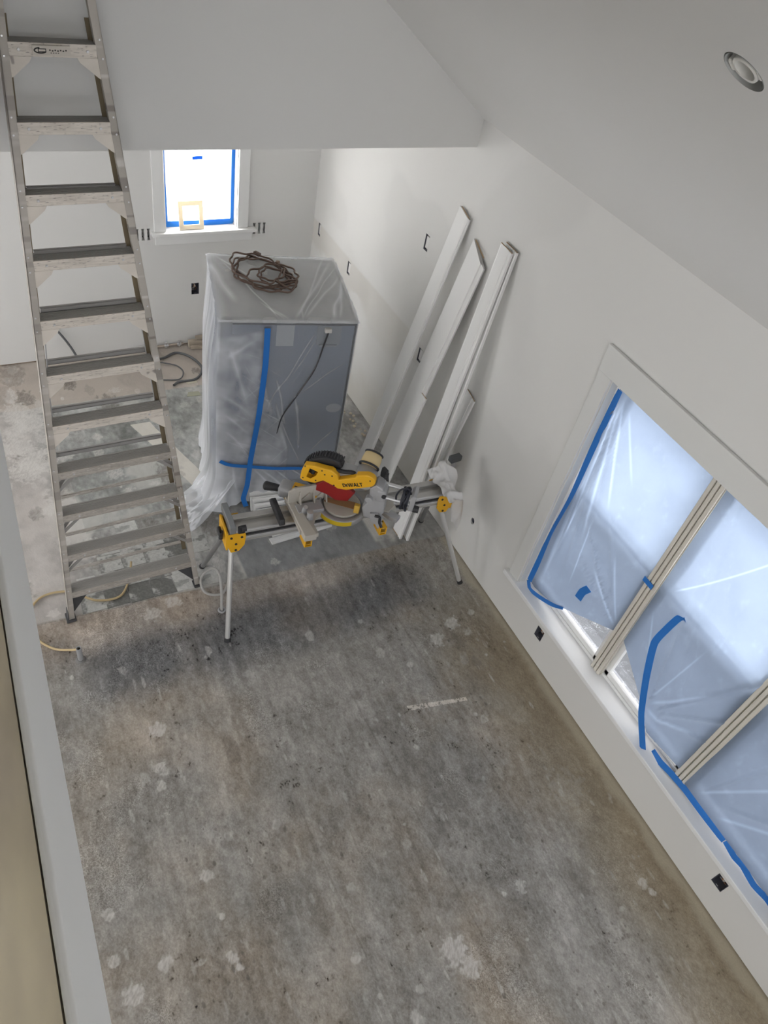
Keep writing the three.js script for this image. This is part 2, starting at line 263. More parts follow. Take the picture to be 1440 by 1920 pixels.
struct('added_blocker_wall', lo(7.2, 7.5, -.3, 5.2, -12, 9), M(.30, .31, .33, .9));  // added neighbour wall, out of view, blocks sky to dim the right windows
// ---------- the row of three sash windows on the right ----------
const XF = 2.955, UW = (WZ1 - WZ0) / 3, YM = 1.30;
const units = [0, 1, 2].map(i => [WZ0 + UW * i, WZ0 + UW * (i + 1)]);
{
  const w = structGroup('window_1');
  part('head_casing', lo(XR - .02, XR, WY1 - .008, WY1 + .15, WZ0 - .098, WZ1 + .098, .003), trimPaint, w);
  for (const [a, b] of [[WZ0 - .092, WZ0 + .006], [WZ1 - .006, WZ1 + .092]]) part('side_casing', lo(XR - .018, XR, .42, WY1 - .008, a, b, .003), trimPaint, w);
  part('stool', lo(2.848, 3.06, .385, .42, WZ0 - .125, WZ1 + .125, .006), M(.82, .82, .82, .4), w);
  part('jamb', [lo(XR - .003, XR + TH, .42, WY1, WZ0 - .002, WZ0 + .014), lo(XR - .003, XR + TH, .42, WY1, WZ1 - .014, WZ1 + .002), lo(XR - .003, XR + TH, WY1 - .014, WY1 + .002, WZ0, WZ1)], trimPaint, w);
  part('jamb_stop', [lo(XR + .05, XR + .075, .42, WY1 - .014, WZ0 + .014, WZ0 + .022), lo(XR + .045, XR + .075, .42, WY1 - .014, WZ1 - .03, WZ1 - .014)], sashPaint, w);
  for (const z of [units[1][0], units[2][0]]) {
    const m = part('mullion', lo(2.962, 3.06, .42, WY1 - .014, z - .045, z + .045), mullPaint, w);
    for (const k of [-1, 0, 1]) part('bead', lo(2.948, 2.963, .42, WY1 - .014, z + k * .028 - .011, z + k * .028 + .011, .004), mullPaint, m);
  }
  for (const [a, b] of units) {
    const z0 = a + .04, z1 = b - .04, fr = (y0, y1, x0, x1, wb, wt, ws) => [lo(x0, x1, y0, y0 + wb, z0, z1, .004), lo(x0, x1, y1 - wt, y1, z0, z1, .004), lo(x0, x1, y0, y1, z0, z0 + ws, .004), lo(x0, x1, y0, y1, z1 - ws, z1, .004)];
    const lower = part('lower_sash', [...fr(.42, YM + .02, 2.985, 3.02, .06, .035, .035), lo(2.976, 2.99, .42, .445, z0, z1, .003)], sashPaint, w);
    part('pane', lo(3.0, 3.004, .47, YM, z0 + .03, z1 - .03), glass, lower);
    const upper = part('upper_sash', [...fr(YM - .03, WY1 - .014, 3.022, 3.056, .045, .04, .035), lo(3.015, 3.075, YM - .02, YM + .012, z0, z1, .003)], sashPaint, w);
    part('pane', lo(3.036, 3.04, YM, WY1 - .05, z0 + .03, z1 - .03), glass, upper);
    part('insect_screen', lo(3.052, 3.053, .46, YM - .02, z0 + .02, z1 - .02), new THREE.MeshStandardMaterial({ color: 0x3a4048, roughness: .8, transparent: true, opacity: .3 }), w);
  }
}
// sheets of plastic over the windows
const creases = (seed, L) => { const t = tex(512, 512, (u, v) => { let a = 196 + 18 * (fbm(u * 5 + seed, v * 9, 4) - .5); for (const [x0, y0, x1, y1, w, h] of L) { const dx = x1 - x0, dy = y1 - y0, q = Math.hypot(dx, dy), k = ((u - x0) * dx + (v - y0) * dy) / q, d = Math.abs((u - x0) * dy - (v - y0) * dx) / q / w; if (k > 0 && k < q && d < 1) a += h * (1 - d) * sm(0, .1, k) * sm(q, q - .15, k); } const f = vnoise(u * 40 + seed, v * 60), p = fbm(u * 14 + seed, v * 20 + 5, 3); if (p > .64) a += (p - .64) * 60 * f; return [a, a, a]; }); return t; };
const filmWin = m => new THREE.MeshPhysicalMaterial({ map: m, color: new THREE.Color().setRGB(.54, .66, .86), roughness: .86, transmission: .85, thickness: 0, side: THREE.DoubleSide });
const lerpPts = (P, t) => { const n = P.length - 1; let L = [0]; for (let i = 1; i <= n; i++) L.push(L[i - 1] + Math.hypot(P[i][0] - P[i - 1][0], P[i][1] - P[i - 1][1])); const s = t * L[n]; let i = 1; while (i < n && L[i] < s) i++; const f = (s - L[i - 1]) / (L[i] - L[i - 1] || 1); return [mix(P[i - 1][0], P[i][0], f), mix(P[i - 1][1], P[i][1], f)]; };
function sheet(top, bot, x, fold) { // a sheet spanned between an upper and a lower edge, both as (z, y)
  const N = 70, g = new THREE.PlaneGeometry(1, 1, N, N), p = g.attributes.position;
  for (let j = 0; j <= N; j++) for (let i = 0; i <= N; i++) { const a = lerpPts(top, i / N), b = lerpPts(bot, i / N), v = j / N, z = mix(a[0], b[0], v), y = mix(a[1], b[1], v); p.setXYZ(j * (N + 1) + i, x + fold(i / N, v, z, y), y, z); }
  g.computeVertexNormals(); return g;
}
const ridge = (x, w) => { const d = Math.abs(x) / w; return d < 1 ? (1 - d) * (1 - d) : 0; };
const radial = (z, y, zc, yc, L) => { const a = Math.atan2(z - zc, yc - y), r = Math.hypot(z - zc, y - yc); let s = 0; for (const [an, w, h, R] of L) s += ridge(a - an, w) * h * sm(R, R * .5, r) * sm(.02, .15, r); return s; };
{
  const tp = WY1 - .03;
  const f1 = (u, v, z, y) => -.002 + .008 * (fbm(z * 5, y * 3, 2) - .5) - radial(z, y, -2.19, 2.06, [[.08, .03, .014, 1.5], [.17, .025, .012, 1.6], [.3, .03, .012, 1.1], [.42, .04, .01, .8], [.62, .05, .008, .5]]) - radial(z, y, -1.5, .8, [[-2.6, .06, .012, .9], [-2.3, .05, .014, .9], [-2.0, .04, .008, .7]]);
  solo('plastic_sheet', sheet([[-2.2, tp], [-1.47, tp]], [[-2.195, .45], [-2.13, .435], [-1.93, .49], [-1.84, .555], [-1.47, .80]], XF, f1), filmWin(creases(3, [[.04, .97, .14, .3, .012, 50], [.05, .97, .3, .35, .02, 40], [.06, .97, .4, .55, .016, 40], [.05, .95, .12, .05, .02, 30], [.14, .95, .5, .7, .012, 30], [.3, .5, .38, .12, .012, 45], [.98, .02, .5, .3, .014, 40], [.98, .04, .62, .42, .012, 35], [.05, .6, .1, .1, .02, 30]])), 'thin plastic sheet over the window unit furthest from the viewer, lower corner hanging loose', 'plastic sheet');
  const f2 = (u, v, z, y) => .008 * (fbm(z * 4 + 9, y * 3, 2) - .5) - radial(z, y, -1.03, .57, [[-2.95, .05, .012, 1.2], [2.75, .05, .014, 1.5], [2.5, .05, .012, 1], [2.2, .06, .01, .8]]) - .006 * ridge(z - (-1.3 + (2.1 - y) * .25), .012);
  solo('plastic_sheet', sheet([[-1.39, tp], [-.69, tp]], [[-1.39, .81], [-1.05, .56], [-.96, .46], [-.69, .50]], XF, f2), filmWin(creases(9, [[.1, .45, .62, .98, .008, 40], [.5, .05, .85, .4, .014, 30], [.48, .05, .6, .5, .012, 30], [.5, .02, .95, .2, .016, 30], [.05, .3, .3, .1, .014, 30]])), 'thin plastic sheet over the middle window unit, lower corner pulled aside behind a hanging tape', 'plastic sheet');
  const f3 = (u, v, z, y) => .008 * (fbm(z * 4 + 30, y * 3, 2) - .5) - radial(z, y, -.55, .45, [[2.9, .04, .012, 1], [2.4, .05, .012, 1]]) - .012 * v * v * v;
  solo('plastic_sheet', sheet([[-.61, tp], [.1, tp]], [[-.62, .47], [.1, .455]], XF, f3), filmWin(creases(21, [[.1, .02, .5, .4, .014, 30], [.3, .02, .9, .35, .014, 30]])), 'thin plastic sheet over the window unit cut by the edge of the photo', 'plastic sheet');
}
// painter's tape: a thin strip along a path, width across 'side'
function strip(pts, w, side, th = .0012, n = 40) {
  const c = new THREE.CatmullRomCurve3(pts.map(p => V(...p)), false, 'catmullrom', .3), pos = [], idx = [];
  for (let i = 0; i <= n; i++) { const p = c.getPoint(i / n), t = c.getTangent(i / n); const s0 = typeof side === 'function' ? side(i / n) : side; const s = s0.clone().addScaledVector(t, -s0.dot(t)).normalize(), nn = t.clone().cross(s).normalize(); for (const [a, b] of [[-1, -1], [1, -1], [1, 1], [-1, 1]]) { const q = p.clone().addScaledVector(s, a * w / 2).addScaledVector(nn, b * th / 2); pos.push(q.x, q.y, q.z); } }
  for (let i = 0; i < n; i++) for (let k = 0; k < 4; k++) { const a = i * 4 + k, b = i * 4 + (k + 1) % 4; idx.push(a, b, a + 4, b, b + 4, a + 4); }
  idx.push(0, 2, 1, 0, 3, 2); const e = n * 4; idx.push(e, e + 1, e + 2, e, e + 2, e + 3);
  const g = new THREE.BufferGeometry(); g.setAttribute('position', new THREE.Float32BufferAttribute(pos, 3)); g.setIndex(idx); const o = g.toNonIndexed(); o.computeVertexNormals(); o.setAttribute('uv', new THREE.Float32BufferAttribute(new Float32Array(o.attributes.position.count * 2), 2)); return o;
}
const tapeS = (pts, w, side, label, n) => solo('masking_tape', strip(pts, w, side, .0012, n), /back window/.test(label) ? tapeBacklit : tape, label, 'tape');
const X_ = V(1, 0, 0), Y_ = V(0, 1, 0), Z_ = V(0, 0, 1);
tapeS([[2.942, 2.06, -2.187], [2.942, 1.70, -2.184], [2.941, 1.28, -2.172], [2.938, .93, -2.188], [2.942, .63, -2.182], [2.938, .455, -2.178]], .036, t => V(0, 0, 1).applyAxisAngle(Y_, .35 * Math.sin(t * 9)), 'long blue tape down the jamb of the window unit furthest from the viewer', 60);
tapeS([[2.94, .45, -2.19], [2.92, .426, -2.13], [2.93, .445, -2.04], [2.945, .485, -1.935], [2.95, .552, -1.85]], 0.026, V(.5, .85, 0), 'sagging blue tape along the bottom edge of the far window sheet', 40);
tapeS([[2.925, .89, -1.745], [2.93, .82, -1.775], [2.94, .735, -1.786]], .05, t => V(.2, .2, 1).multiplyScalar(1 - .6 * t), 'short blue tape tag stuck on the far window sheet', 12);
tapeS([[2.944, 1.28, -1.495], [2.942, 1.28, -1.42]], .035, Y_, 'short blue tape piece across the mullion at the meeting rail', 4);
tapeS([[2.94, 1.31, -1.17], [2.935, 1.29, -1.2], [2.93, 1.18, -1.215], [2.92, 1.037, -1.22], [2.91, .824, -1.14], [2.90, .597, -1.03], [2.885, .425, -.89]], .04, t => V(.35, 0, 1).applyAxisAngle(Y_, .22 * Math.sin(t * 5)), 'loose blue tape hanging in a bow before the middle window unit', 60);
tapeS([[2.935, .424, -.86], [2.925, .432, -.78], [2.935, .438, -.7], [2.94, .445, -.587], [2.935, .45, -.45], [2.938, .45, -.32], [2.94, .452, -.286]], .036, t => V(.75, .66 + .25 * Math.sin(t * 17), 0), 'crumpled blue tape on the window stool below the middle mullion', 60);
tapeS([[2.942, .455, -.28], [2.93, .45, -.2], [2.936, .452, -.142], [2.925, .445, -.05], [2.935, .45, .03], [2.93, .45, .1]], .032, t => V(.78, .6 + .25 * Math.sin(t * 13), 0), 'crumpled blue tape on the window stool nearest the viewer', 50);

const trimBack = M(.82, .82, .81, .4);
// ---------- the small window in the back wall ----------
{
  const w = structGroup('window_2'), z = ZB;
  for (const [a, b] of [[BX0 - .09, BX0 + .004], [BX1 - .004, BX1 + .09]]) part('side_casing', lo(a, b, BY0, BY1, z, z + .02, .003), trimBack, w);
  part('head_casing', lo(BX0 - .096, BX1 + .096, BY1, BY1 + .13, z, z + .022, .003), trimBack, w);
  part('stool', lo(BX0 - .115, BX1 + .16, BY0 - .03, BY0, z - .1, z + .055, .005), trimBack, w);
  part('apron', lo(BX0 - .085, BX1 + .13, BY0 - .115, BY0 - .03, z, z + .018, .003), trimBack, w);
  part('jamb', [lo(BX0 - .002, BX0 + .012, BY0, BY1, z - TH, z + .002), lo(BX1 - .012, BX1 + .002, BY0, BY1, z - TH, z + .002), lo(BX0, BX1, BY1 - .012, BY1 + .002, z - TH, z + .002)], trimBack, w);
  const s = part('sash', [lo(BX0 + .012, BX1 - .012, BY0, BY0 + .05, z - .13, z - .09), lo(BX0 + .012, BX1 - .012, BY1 - .06, BY1 - .012, z - .13, z - .09), lo(BX0 + .012, BX0 + .05, BY0, BY1 - .012, z - .13, z - .09), lo(BX1 - .05, BX1 - .012, BY0, BY1 - .012, z - .13, z - .09)], sashPaint, w);
  part('pane', lo(BX0 + .04, BX1 - .04, BY0 + .04, BY1 - .05, z - .112, z - .108), glass, s);
  const f = new THREE.PlaneGeometry(BX1 - BX0 - .03, BY1 - BY0 - .03, 20, 20), p = f.attributes.position; for (let i = 0; i < p.count; i++) p.setZ(i, .006 * (fbm(p.getX(i) * 6, p.getY(i) * 5, 2) - .5)); f.computeVertexNormals(); f.translate((BX0 + BX1) / 2, (BY0 + BY1) / 2, z - .075);
  solo('plastic_sheet', f, new THREE.MeshPhysicalMaterial({ color: new THREE.Color().setRGB(.97, .97, .97), roughness: 1, transmission: .85, thickness: 0, side: THREE.DoubleSide }), 'glaring plastic sheet over the small back window above the stool', 'plastic sheet');
  const zt = z - .066;
  tapeS([[BX0 + .022, BY1 - .02, zt], [BX0 + .024, 1.6, zt], [BX0 + .032, BY0 + .01, zt]], .026, X_, 'blue tape down the left edge of the small back window', 16);
  tapeS([[BX1 - .024, BY1 - .02, zt], [BX1 - .026, 1.6, zt], [BX1 - .024, BY0 + .01, zt]], .032, X_, 'blue tape down the right edge of the small back window', 16);
  tapeS([[BX0 + .03, BY0 + .027, zt + .004], [1.85, BY0 + .024, zt + .004], [BX1 - .02, BY0 + .027, zt + .004]], .05, Y_, 'blue tape along the bottom edge of the small back window', 16);
  tapeS([[1.795, 1.70, zt], [1.84, 1.703, zt], [1.88, 1.703, zt]], .028, Y_, 'short blue tape dab near the top of the back window sheet', 8);
  const fs = poly(rect(-.105, .105, 0, .232)); const h = new THREE.Path(); rect(-.068, .068, .04, .192).forEach((c, i) => i ? h.lineTo(...c) : h.moveTo(...c)); h.closePath(); fs.holes.push(h);
  const fr = solo('picture_frame', ext(fs, .012, .003), new THREE.MeshPhysicalMaterial({ color: new THREE.Color().setRGB(.85, .78, .64), roughness: 1, transmission: .25, thickness: 0 }), 'small empty cream frame leaning on the back window stool', 'frame'); fr.position.set(1.765, BY0, z - .005); fr.rotation.x = -.2;
}

// ---------- electrical boxes ----------
function outletBox(label, pos, turn, w, h, kind) {
  const o = thing('outlet_box', label, 'outlet box', pos, turn); // local +z comes out of the wall
  const D = .06, t = .003;
  part('box', [lo(-w / 2, w / 2, -h / 2, h / 2, -D, -D + t), lo(-w / 2, -w / 2 + t, -h / 2, h / 2, -D, -.002), lo(w / 2 - t, w / 2, -h / 2, h / 2, -D, -.002), lo(-w / 2, w / 2, -h / 2, -h / 2 + t, -D, -.002), lo(-w / 2, w / 2, h / 2 - t, h / 2, -D, -.002)], boxPlastic, o);
  if (kind === 'ring') part('mud_plate', lo(-w / 2 + .012, w / 2 - .004, -h / 2 + .016, h / 2 - .012, -.03, -.004, .003), paint, o, 'drywall coloured cover left in the box');
  else for (const [s, m] of [[-1, wireMat], [1, copper], [0, wireMat]]) part('wire', tube([[s * .012, -h * .4, -.055], [s * .02, -.01, -.035], [s * -.008, .015, -.02], [s * .01, h * .3, -.04]], .003, 24, 6), m, o);
  for (const s of [-1, 1]) part('screw_tab', lo(-.008, .008, s * h * .5 - .008, s * h * .5 + .008 - .002, -.012, -.008), castGrey, o);
  return o;
}
const lr = ['outlet box with loose wires below the window stool, nearer the saw', 'outlet box with loose wires below the window stool, nearer the viewer', 'high outlet box on the window wall left of the tall trim boards', 'outlet box on the window wall between the two tallest leaning boards', 'outlet box on the window wall above the corner of the wrapped fridge', 'narrow outlet box on the window wall next to the back corner', 'small outlet box low behind the bundle of leaning casing', 'small outlet slot beside the upper half of the leaning casing bundle'];
outletsR.forEach(([z, y, w, h], i) => outletBox(lr[i], [XR, y, z], -Math.PI / 2, w, h, i < 2 ? 'open' : 'ring'));
outletBox('dark outlet box low on the back wall left of the fridge', [1.788, .576, ZB], 0, .07, .112, 'open');
for (const [cx, k] of [[1.354, 'left'], [2.368, 'right']]) {
  const o = thing('switch_box', `three slot switch box opening in the back wall ${k === 'left' ? 'between ladder and window casing' : 'beside the end of the window stool'}`, 'switch box', [cx, 1.113, ZB]);
  part('box', [lo(-.075, .075, -.055, .055, -.06, -.056), lo(-.075, -.07, -.055, .055, -.056, -.02), lo(.07, .075, -.055, .055, -.056, -.02)], dark, o);
  for (const s of [-1, 0, 1]) part('wire', tube([[s * .046, -.04, -.05], [s * .046 + .006, 0, -.03], [s * .046 - .004, .035, -.045]], .003, 14, 6), wireMat, o);
}
{
  const o = thing('pipe_stub', 'grey pipe end in a round hole low on the window wall by the saw stand', 'pipe', [XR + .002, .399, -2.834], -Math.PI / 2);
  part('sleeve', pipe(V(0, 0, -.06), V(0, 0, -.006), .02, .015), boxPlastic, o); part('cap', rod(V(0, 0, -.055), V(0, 0, -.03), .012), castGrey, o);
}

// ---------- ladder ----------
{
  const W0 = .797, TAP = .1406, S0 = .217, SP = .296, LEAN = .172, hw = s => (W0 - TAP * s) / 2;
  const lad = thing('step_ladder', 'tall worn aluminium step ladder folded shut and leaning against the loft', 'ladder'); lad.position.set(.53, .012, -3.193); lad.rotation.set(-LEAN, .0219, 0, 'YXZ');
  const LT = 3.64, FD = .055, FW = .03;
  const wornMap = tex(256, 256, (u, v, i, j) => { const n = fbm(i * .04, j * .012, 4), d = sm(.66, .8, fbm(i * .09 + 40, j * .07, 3)), k = sm(.7, .78, fbm(i * .12 + 9, j * .1, 2)); let q = (n - .5) * 60; q *= .6; return [176 + q + d * 28 - k * 34, 170 + q + d * 30 - k * 34, 162 + q + d * 32 - k * 32]; });
  const worn = new THREE.MeshStandardMaterial({ map: wornMap, roughness: .5, metalness: .15 }), treadM = M(.37, .36, .34, .65, .1), lipM = new THREE.MeshStandardMaterial({ map: tex(256, 256, (u, v, i, j) => { const q = (fbm(i * .03, j * .03, 4) - .5) * 30, k = sm(.74, .8, fbm(i * .08 + 9, j * .08, 2)); return [214 + q - k * 60, 206 + q - k * 60, 196 + q - k * 56]; }), color: new THREE.Color().setRGB(1.0, 1.0, 1.0), roughness: .5, metalness: .1 });
  const inside = M(.2, .16, .10, .7, .2), strapM = M(.33, .32, .31, .55, .4), foot = M(.055, .056, .06, .7);
  for (const s of [-1, 1]) {
    const a = (st, z) => V(s * (hw(st) + FW), st, z), q = [];
    const fl = (z0, z1, x0, x1) => { // a flat bar following the taper
      const g = new THREE.BoxGeometry(1, 1, 1), p = g.attributes.position, uv = g.attributes.uv; for (let i = 0; i < p.count; i++) { const st = (p.getY(i) + .5) * LT - .0; p.setXYZ(i, s * (hw(st) + (p.getX(i) > 0 ? x1 : x0)), st, p.getZ(i) > 0 ? z1 : z0); uv.setXY(i, p.getX(i) > 0 ? .3 : 0, st); } if (s < 0) { const ix = g.index; for (let i = 0; i < ix.count; i += 3) { const t = ix.getX(i); ix.setX(i, ix.getX(i + 1)); ix.setX(i + 1, t); } } g.computeVertexNormals(); return g; };
    q.push(fl(-.004, 0, -.004, FW), fl(-FD, -.0, FW - .004, FW), fl(-FD, -FD + .004, 0, FW)); void a;
    const r = part('front_rail', q, worn, lad);
    for (let k = 0; k < 11; k++) for (const o of [.02, -.05]) part('rivet', rod(V(s * (hw(S0 + SP * k + o) + FW * .55), S0 + SP * k + o, -.002), V(s * (hw(S0 + SP * k + o) + FW * .55), S0 + SP * k + o, .003), .005, .004, 8), alu, r);
    part('foot', [ext(poly([[-.02, -.012], [.022, -.012], [.018, .02], [.012, .055], [-.012, .055], [-.017, .02]]), .065, .004).translate(s * (hw(0) + FW * .6), 0, -.067), lo(s * (hw(0) + FW * .6) - .03, s * (hw(0) + FW * .6) + .03, -.014, .0, -.075, .018, .004)], foot, lad, 'black rubber foot');
    part('foot_brace', ext(poly(s > 0 ? [[hw(.1), .03], [hw(.2) - .12, S0 - .03], [hw(.2), S0 - .03]] : [[-hw(.1), .03], [-hw(.2), S0 - .03], [-hw(.2) + .12, S0 - .03]]), .004).translate(0, 0, -.03), foot, lad, 'black brace under the lowest step');
    part('rear_rail', [0, 1].map(k => { const g = new THREE.BoxGeometry(1, 1, 1), p = g.attributes.position; for (let i = 0; i < p.count; i++) { const st = .22 + (p.getY(i) + .5) * 3.05, d = Math.max(.062, .15 - .036 * st); const xx = hw(st) - .005; p.setXYZ(i, s * (xx + (k ? p.getX(i) * .004 + .012 : p.getX(i) * .026)), st, -d + (k ? p.getZ(i) * .03 - .01 : p.getZ(i) * .004)); } g.computeVertexNormals(); return g; }), inside, lad);
  }
  const tiltUp = LEAN * .85;
  for (let k = 0; k < 11; k++) {
    const st = S0 + SP * k, w = 2 * hw(st) + .05, g = [], lip = .05, D = .082;
    const step = new THREE.Group(); step.name = 'step'; step.position.set(0, st, .0); step.rotation.x = tiltUp; lad.add(step);
    const tread = [lo(-w / 2 + .026, w / 2 - .026, -.004, 0, -D, 0)]; for (let r = 0; r < 7; r++) tread.push(lo(-w / 2 + .03, w / 2 - .03, 0, .0018, -D + .006 + r * .011, -D + .011 + r * .011)); tread.push(lo(-w / 2 + .026, w / 2 - .026, -lip * .7, 0, -D - .003, -D));
    part('tread', tread, treadM, step, 'ribbed dark grey tread');
    part('lip', [lo(-w / 2 + .027, w / 2 - .027, -lip, .001, -.001, .003), lo(-w / 2 + .027, w / 2 - .027, -lip, -lip + .004, -.012, .002)], k < 4 ? worn : lipM, step);
    for (const s of [-1, 1]) part('rivet', rod(V(s * w * .34, -lip * .5, .002), V(s * w * .34, -lip * .5, .006), .007, .005, 10), alu, step);
    for (const s of [-1, 1]) {
      if (k >= 4) part('gusset', ext(poly([[s * hw(st), st - lip], [s * (hw(st) - .085), st - lip], [s * (hw(st) - .075), st - lip - .018], [s * (hw(st - .1) - .01), st - lip - .075], [s * (hw(st - .1) + .004), st - lip - .08]]), .003).translate(0, 0, -.006), lipM, lad);
      else if (k > 0) part('brace', [beam(V(s * (hw(st) - .1), st - .01, -.075), V(s * (hw(st - .12) + .0), st - .12, -.045), .022, .004, V(0, 0, 1)), beam(V(s * (hw(st) - .11), st - .03, -.02), V(s * (hw(st - .12) + .0), st - .13, -.02), .018, .004, V(0, 0, 1))], strapM, lad);
    }
    if (k >= 0 && k < 9) { const sb = st + .075 - .008 * k, d = Math.max(.062, .15 - .036 * sb); const bw = hw(sb) - .02; part('rear_bar', k < 3 ? tube([[-bw, sb - .005, -d], [-bw * .5, sb + .0, -d + .006], [bw * .3, sb + .002, -d], [bw, sb, -d]], .011, 20, 8) : [lo(-bw, bw, sb - .014, sb + .01, -d - .004, -d), lo(-bw, bw, sb + .006, sb + .01, -d - .022, -d), lo(-bw, bw, sb - .014, sb - .01, -d - .022, -d)], k < 3 ? worn : strapM, lad); }
    void g;
  }
  for (const s of [-1, 1]) part('spreader', [beam(V(s * (hw(1.85) - .025), 1.87, -.06), V(s * (hw(1.5) - .02), 1.52, -.1), .012, .004, V(1, 0, 0)), beam(V(s * (hw(1.5) - .02), 1.52, -.1), V(s * (hw(1.2) - .025), 1.2, -.095), .012, .004, V(1, 0, 0))], castGrey, lad);
  { // worn maker's print on the highest visible step
    const c = document.createElement('canvas'); c.width = 256; c.height = 64; const x = c.getContext('2d'); x.fillStyle = '#cdc6bc'; x.fillRect(0, 0, 256, 64); x.strokeStyle = '#1d1b1a'; x.lineWidth = 9; x.beginPath(); x.ellipse(54, 32, 40, 17, 0, .4, 4.6); x.stroke(); x.lineWidth = 5; x.strokeRect(40, 22, 50, 18); x.fillStyle = '#3a3633'; for (let i = 0; i < 7; i++) x.fillRect(112 + i * 18, 24 + (i % 2) * 4, 11, 9); for (let i = 0; i < 4; i++) x.fillRect(120 + i * 16, 44, 9, 5);
    const t = new THREE.CanvasTexture(c); t.colorSpace = THREE.SRGBColorSpace; const st = S0 + SP * 10, p = part('label', lo(-.075, .075, -.018, .018, 0, .0015), new THREE.MeshStandardMaterial({ map: t, roughness: .6 }), lad, 'worn printed maker label'); p.position.set(-.01, st - .025, .008); p.rotation.x = tiltUp;
  }
}

// ---------- fridge in plastic ----------
const FA = Math.atan2(.2127, .9771), FO = V(1.314, 0, -3.916), FU = V(.9771, 0, .2127), FN = V(-.2127, 0, .9771);
const fp = (u, y, n) => FO.clone().addScaledVector(FU, u).addScaledVector(FN, n).setY(y);
const FWd = .879, FDp = .80, FH = 1.618;
{
  const f = thing('refrigerator', 'grey refrigerator turned back to front and wrapped in plastic', 'refrigerator', [FO.x, 0, FO.z], -FA);
  const shell = M(.175, .20, .255, .45, .1), top = M(.42, .415, .40, .6, .1), seam = M(.05, .055, .065, .5, .3);
  part('cabinet', lo(0, FWd, .03, FH - .02, -FDp, -.012, .006), shell, f);
  part('back_panel', lo(.012, FWd - .012, .05, FH - .03, -.014, -.002, .004), shell, f);
  part('top_panel', lo(-.002, FWd + .002, FH - .02, FH, -FDp, .0, .006), top, f);
  part('edge_trim', [lo(FWd - .012, FWd + .002, .04, FH, -.012, .002, .003), lo(0, .012, .04, FH, -.012, .002, .003), lo(0, FWd, FH - .032, FH - .018, -.012, .002, .003)], seam, f);
  part('machine_cover', lo(.03, FWd - .03, .05, .22, -.01, .003, .004), seam, f);
  const s = poly(rect(-.08, .08, -.075, .07)); const inl = part('socket_recess', [ext(s, .006, .002).translate(.70, 1.515, -.003), lo(.64, .76, 1.43, 1.445, 0, .012, .004)], M(.22, .24, .27, .4, .3), f); part('plug', [lo(.665, .71, 1.545, 1.575, .0, .03, .006)], wireMat, inl);
  part('rating_label', lo(.355, .47, 1.43, 1.60, -.003, .0005), M(.34, .36, .39, .5), f); part('sticker', new THREE.CylinderGeometry(.055, .055, .002, 32).rotateX(Math.PI / 2).scale(1, .7, 1).translate(.804, .909, -.001), M(.3, .32, .36, .5), f);
  part('power_cord', tube([[.688, 1.55, .025], [.668, 1.43, .012], [.632, 1.256, .008], [.54, 1.056, .008], [.44, .86, .012], [.41, .7, .008]], .006, 50), M(.03, .03, .035, .6), f);
  for (const [x, z] of [[.06, -.06], [FWd - .06, -.06], [.06, -FDp + .06], [FWd - .06, -FDp + .06]]) part('caster', rod(V(x - .015, .018, z), V(x + .015, .018, z), .018), rubber, f);
}
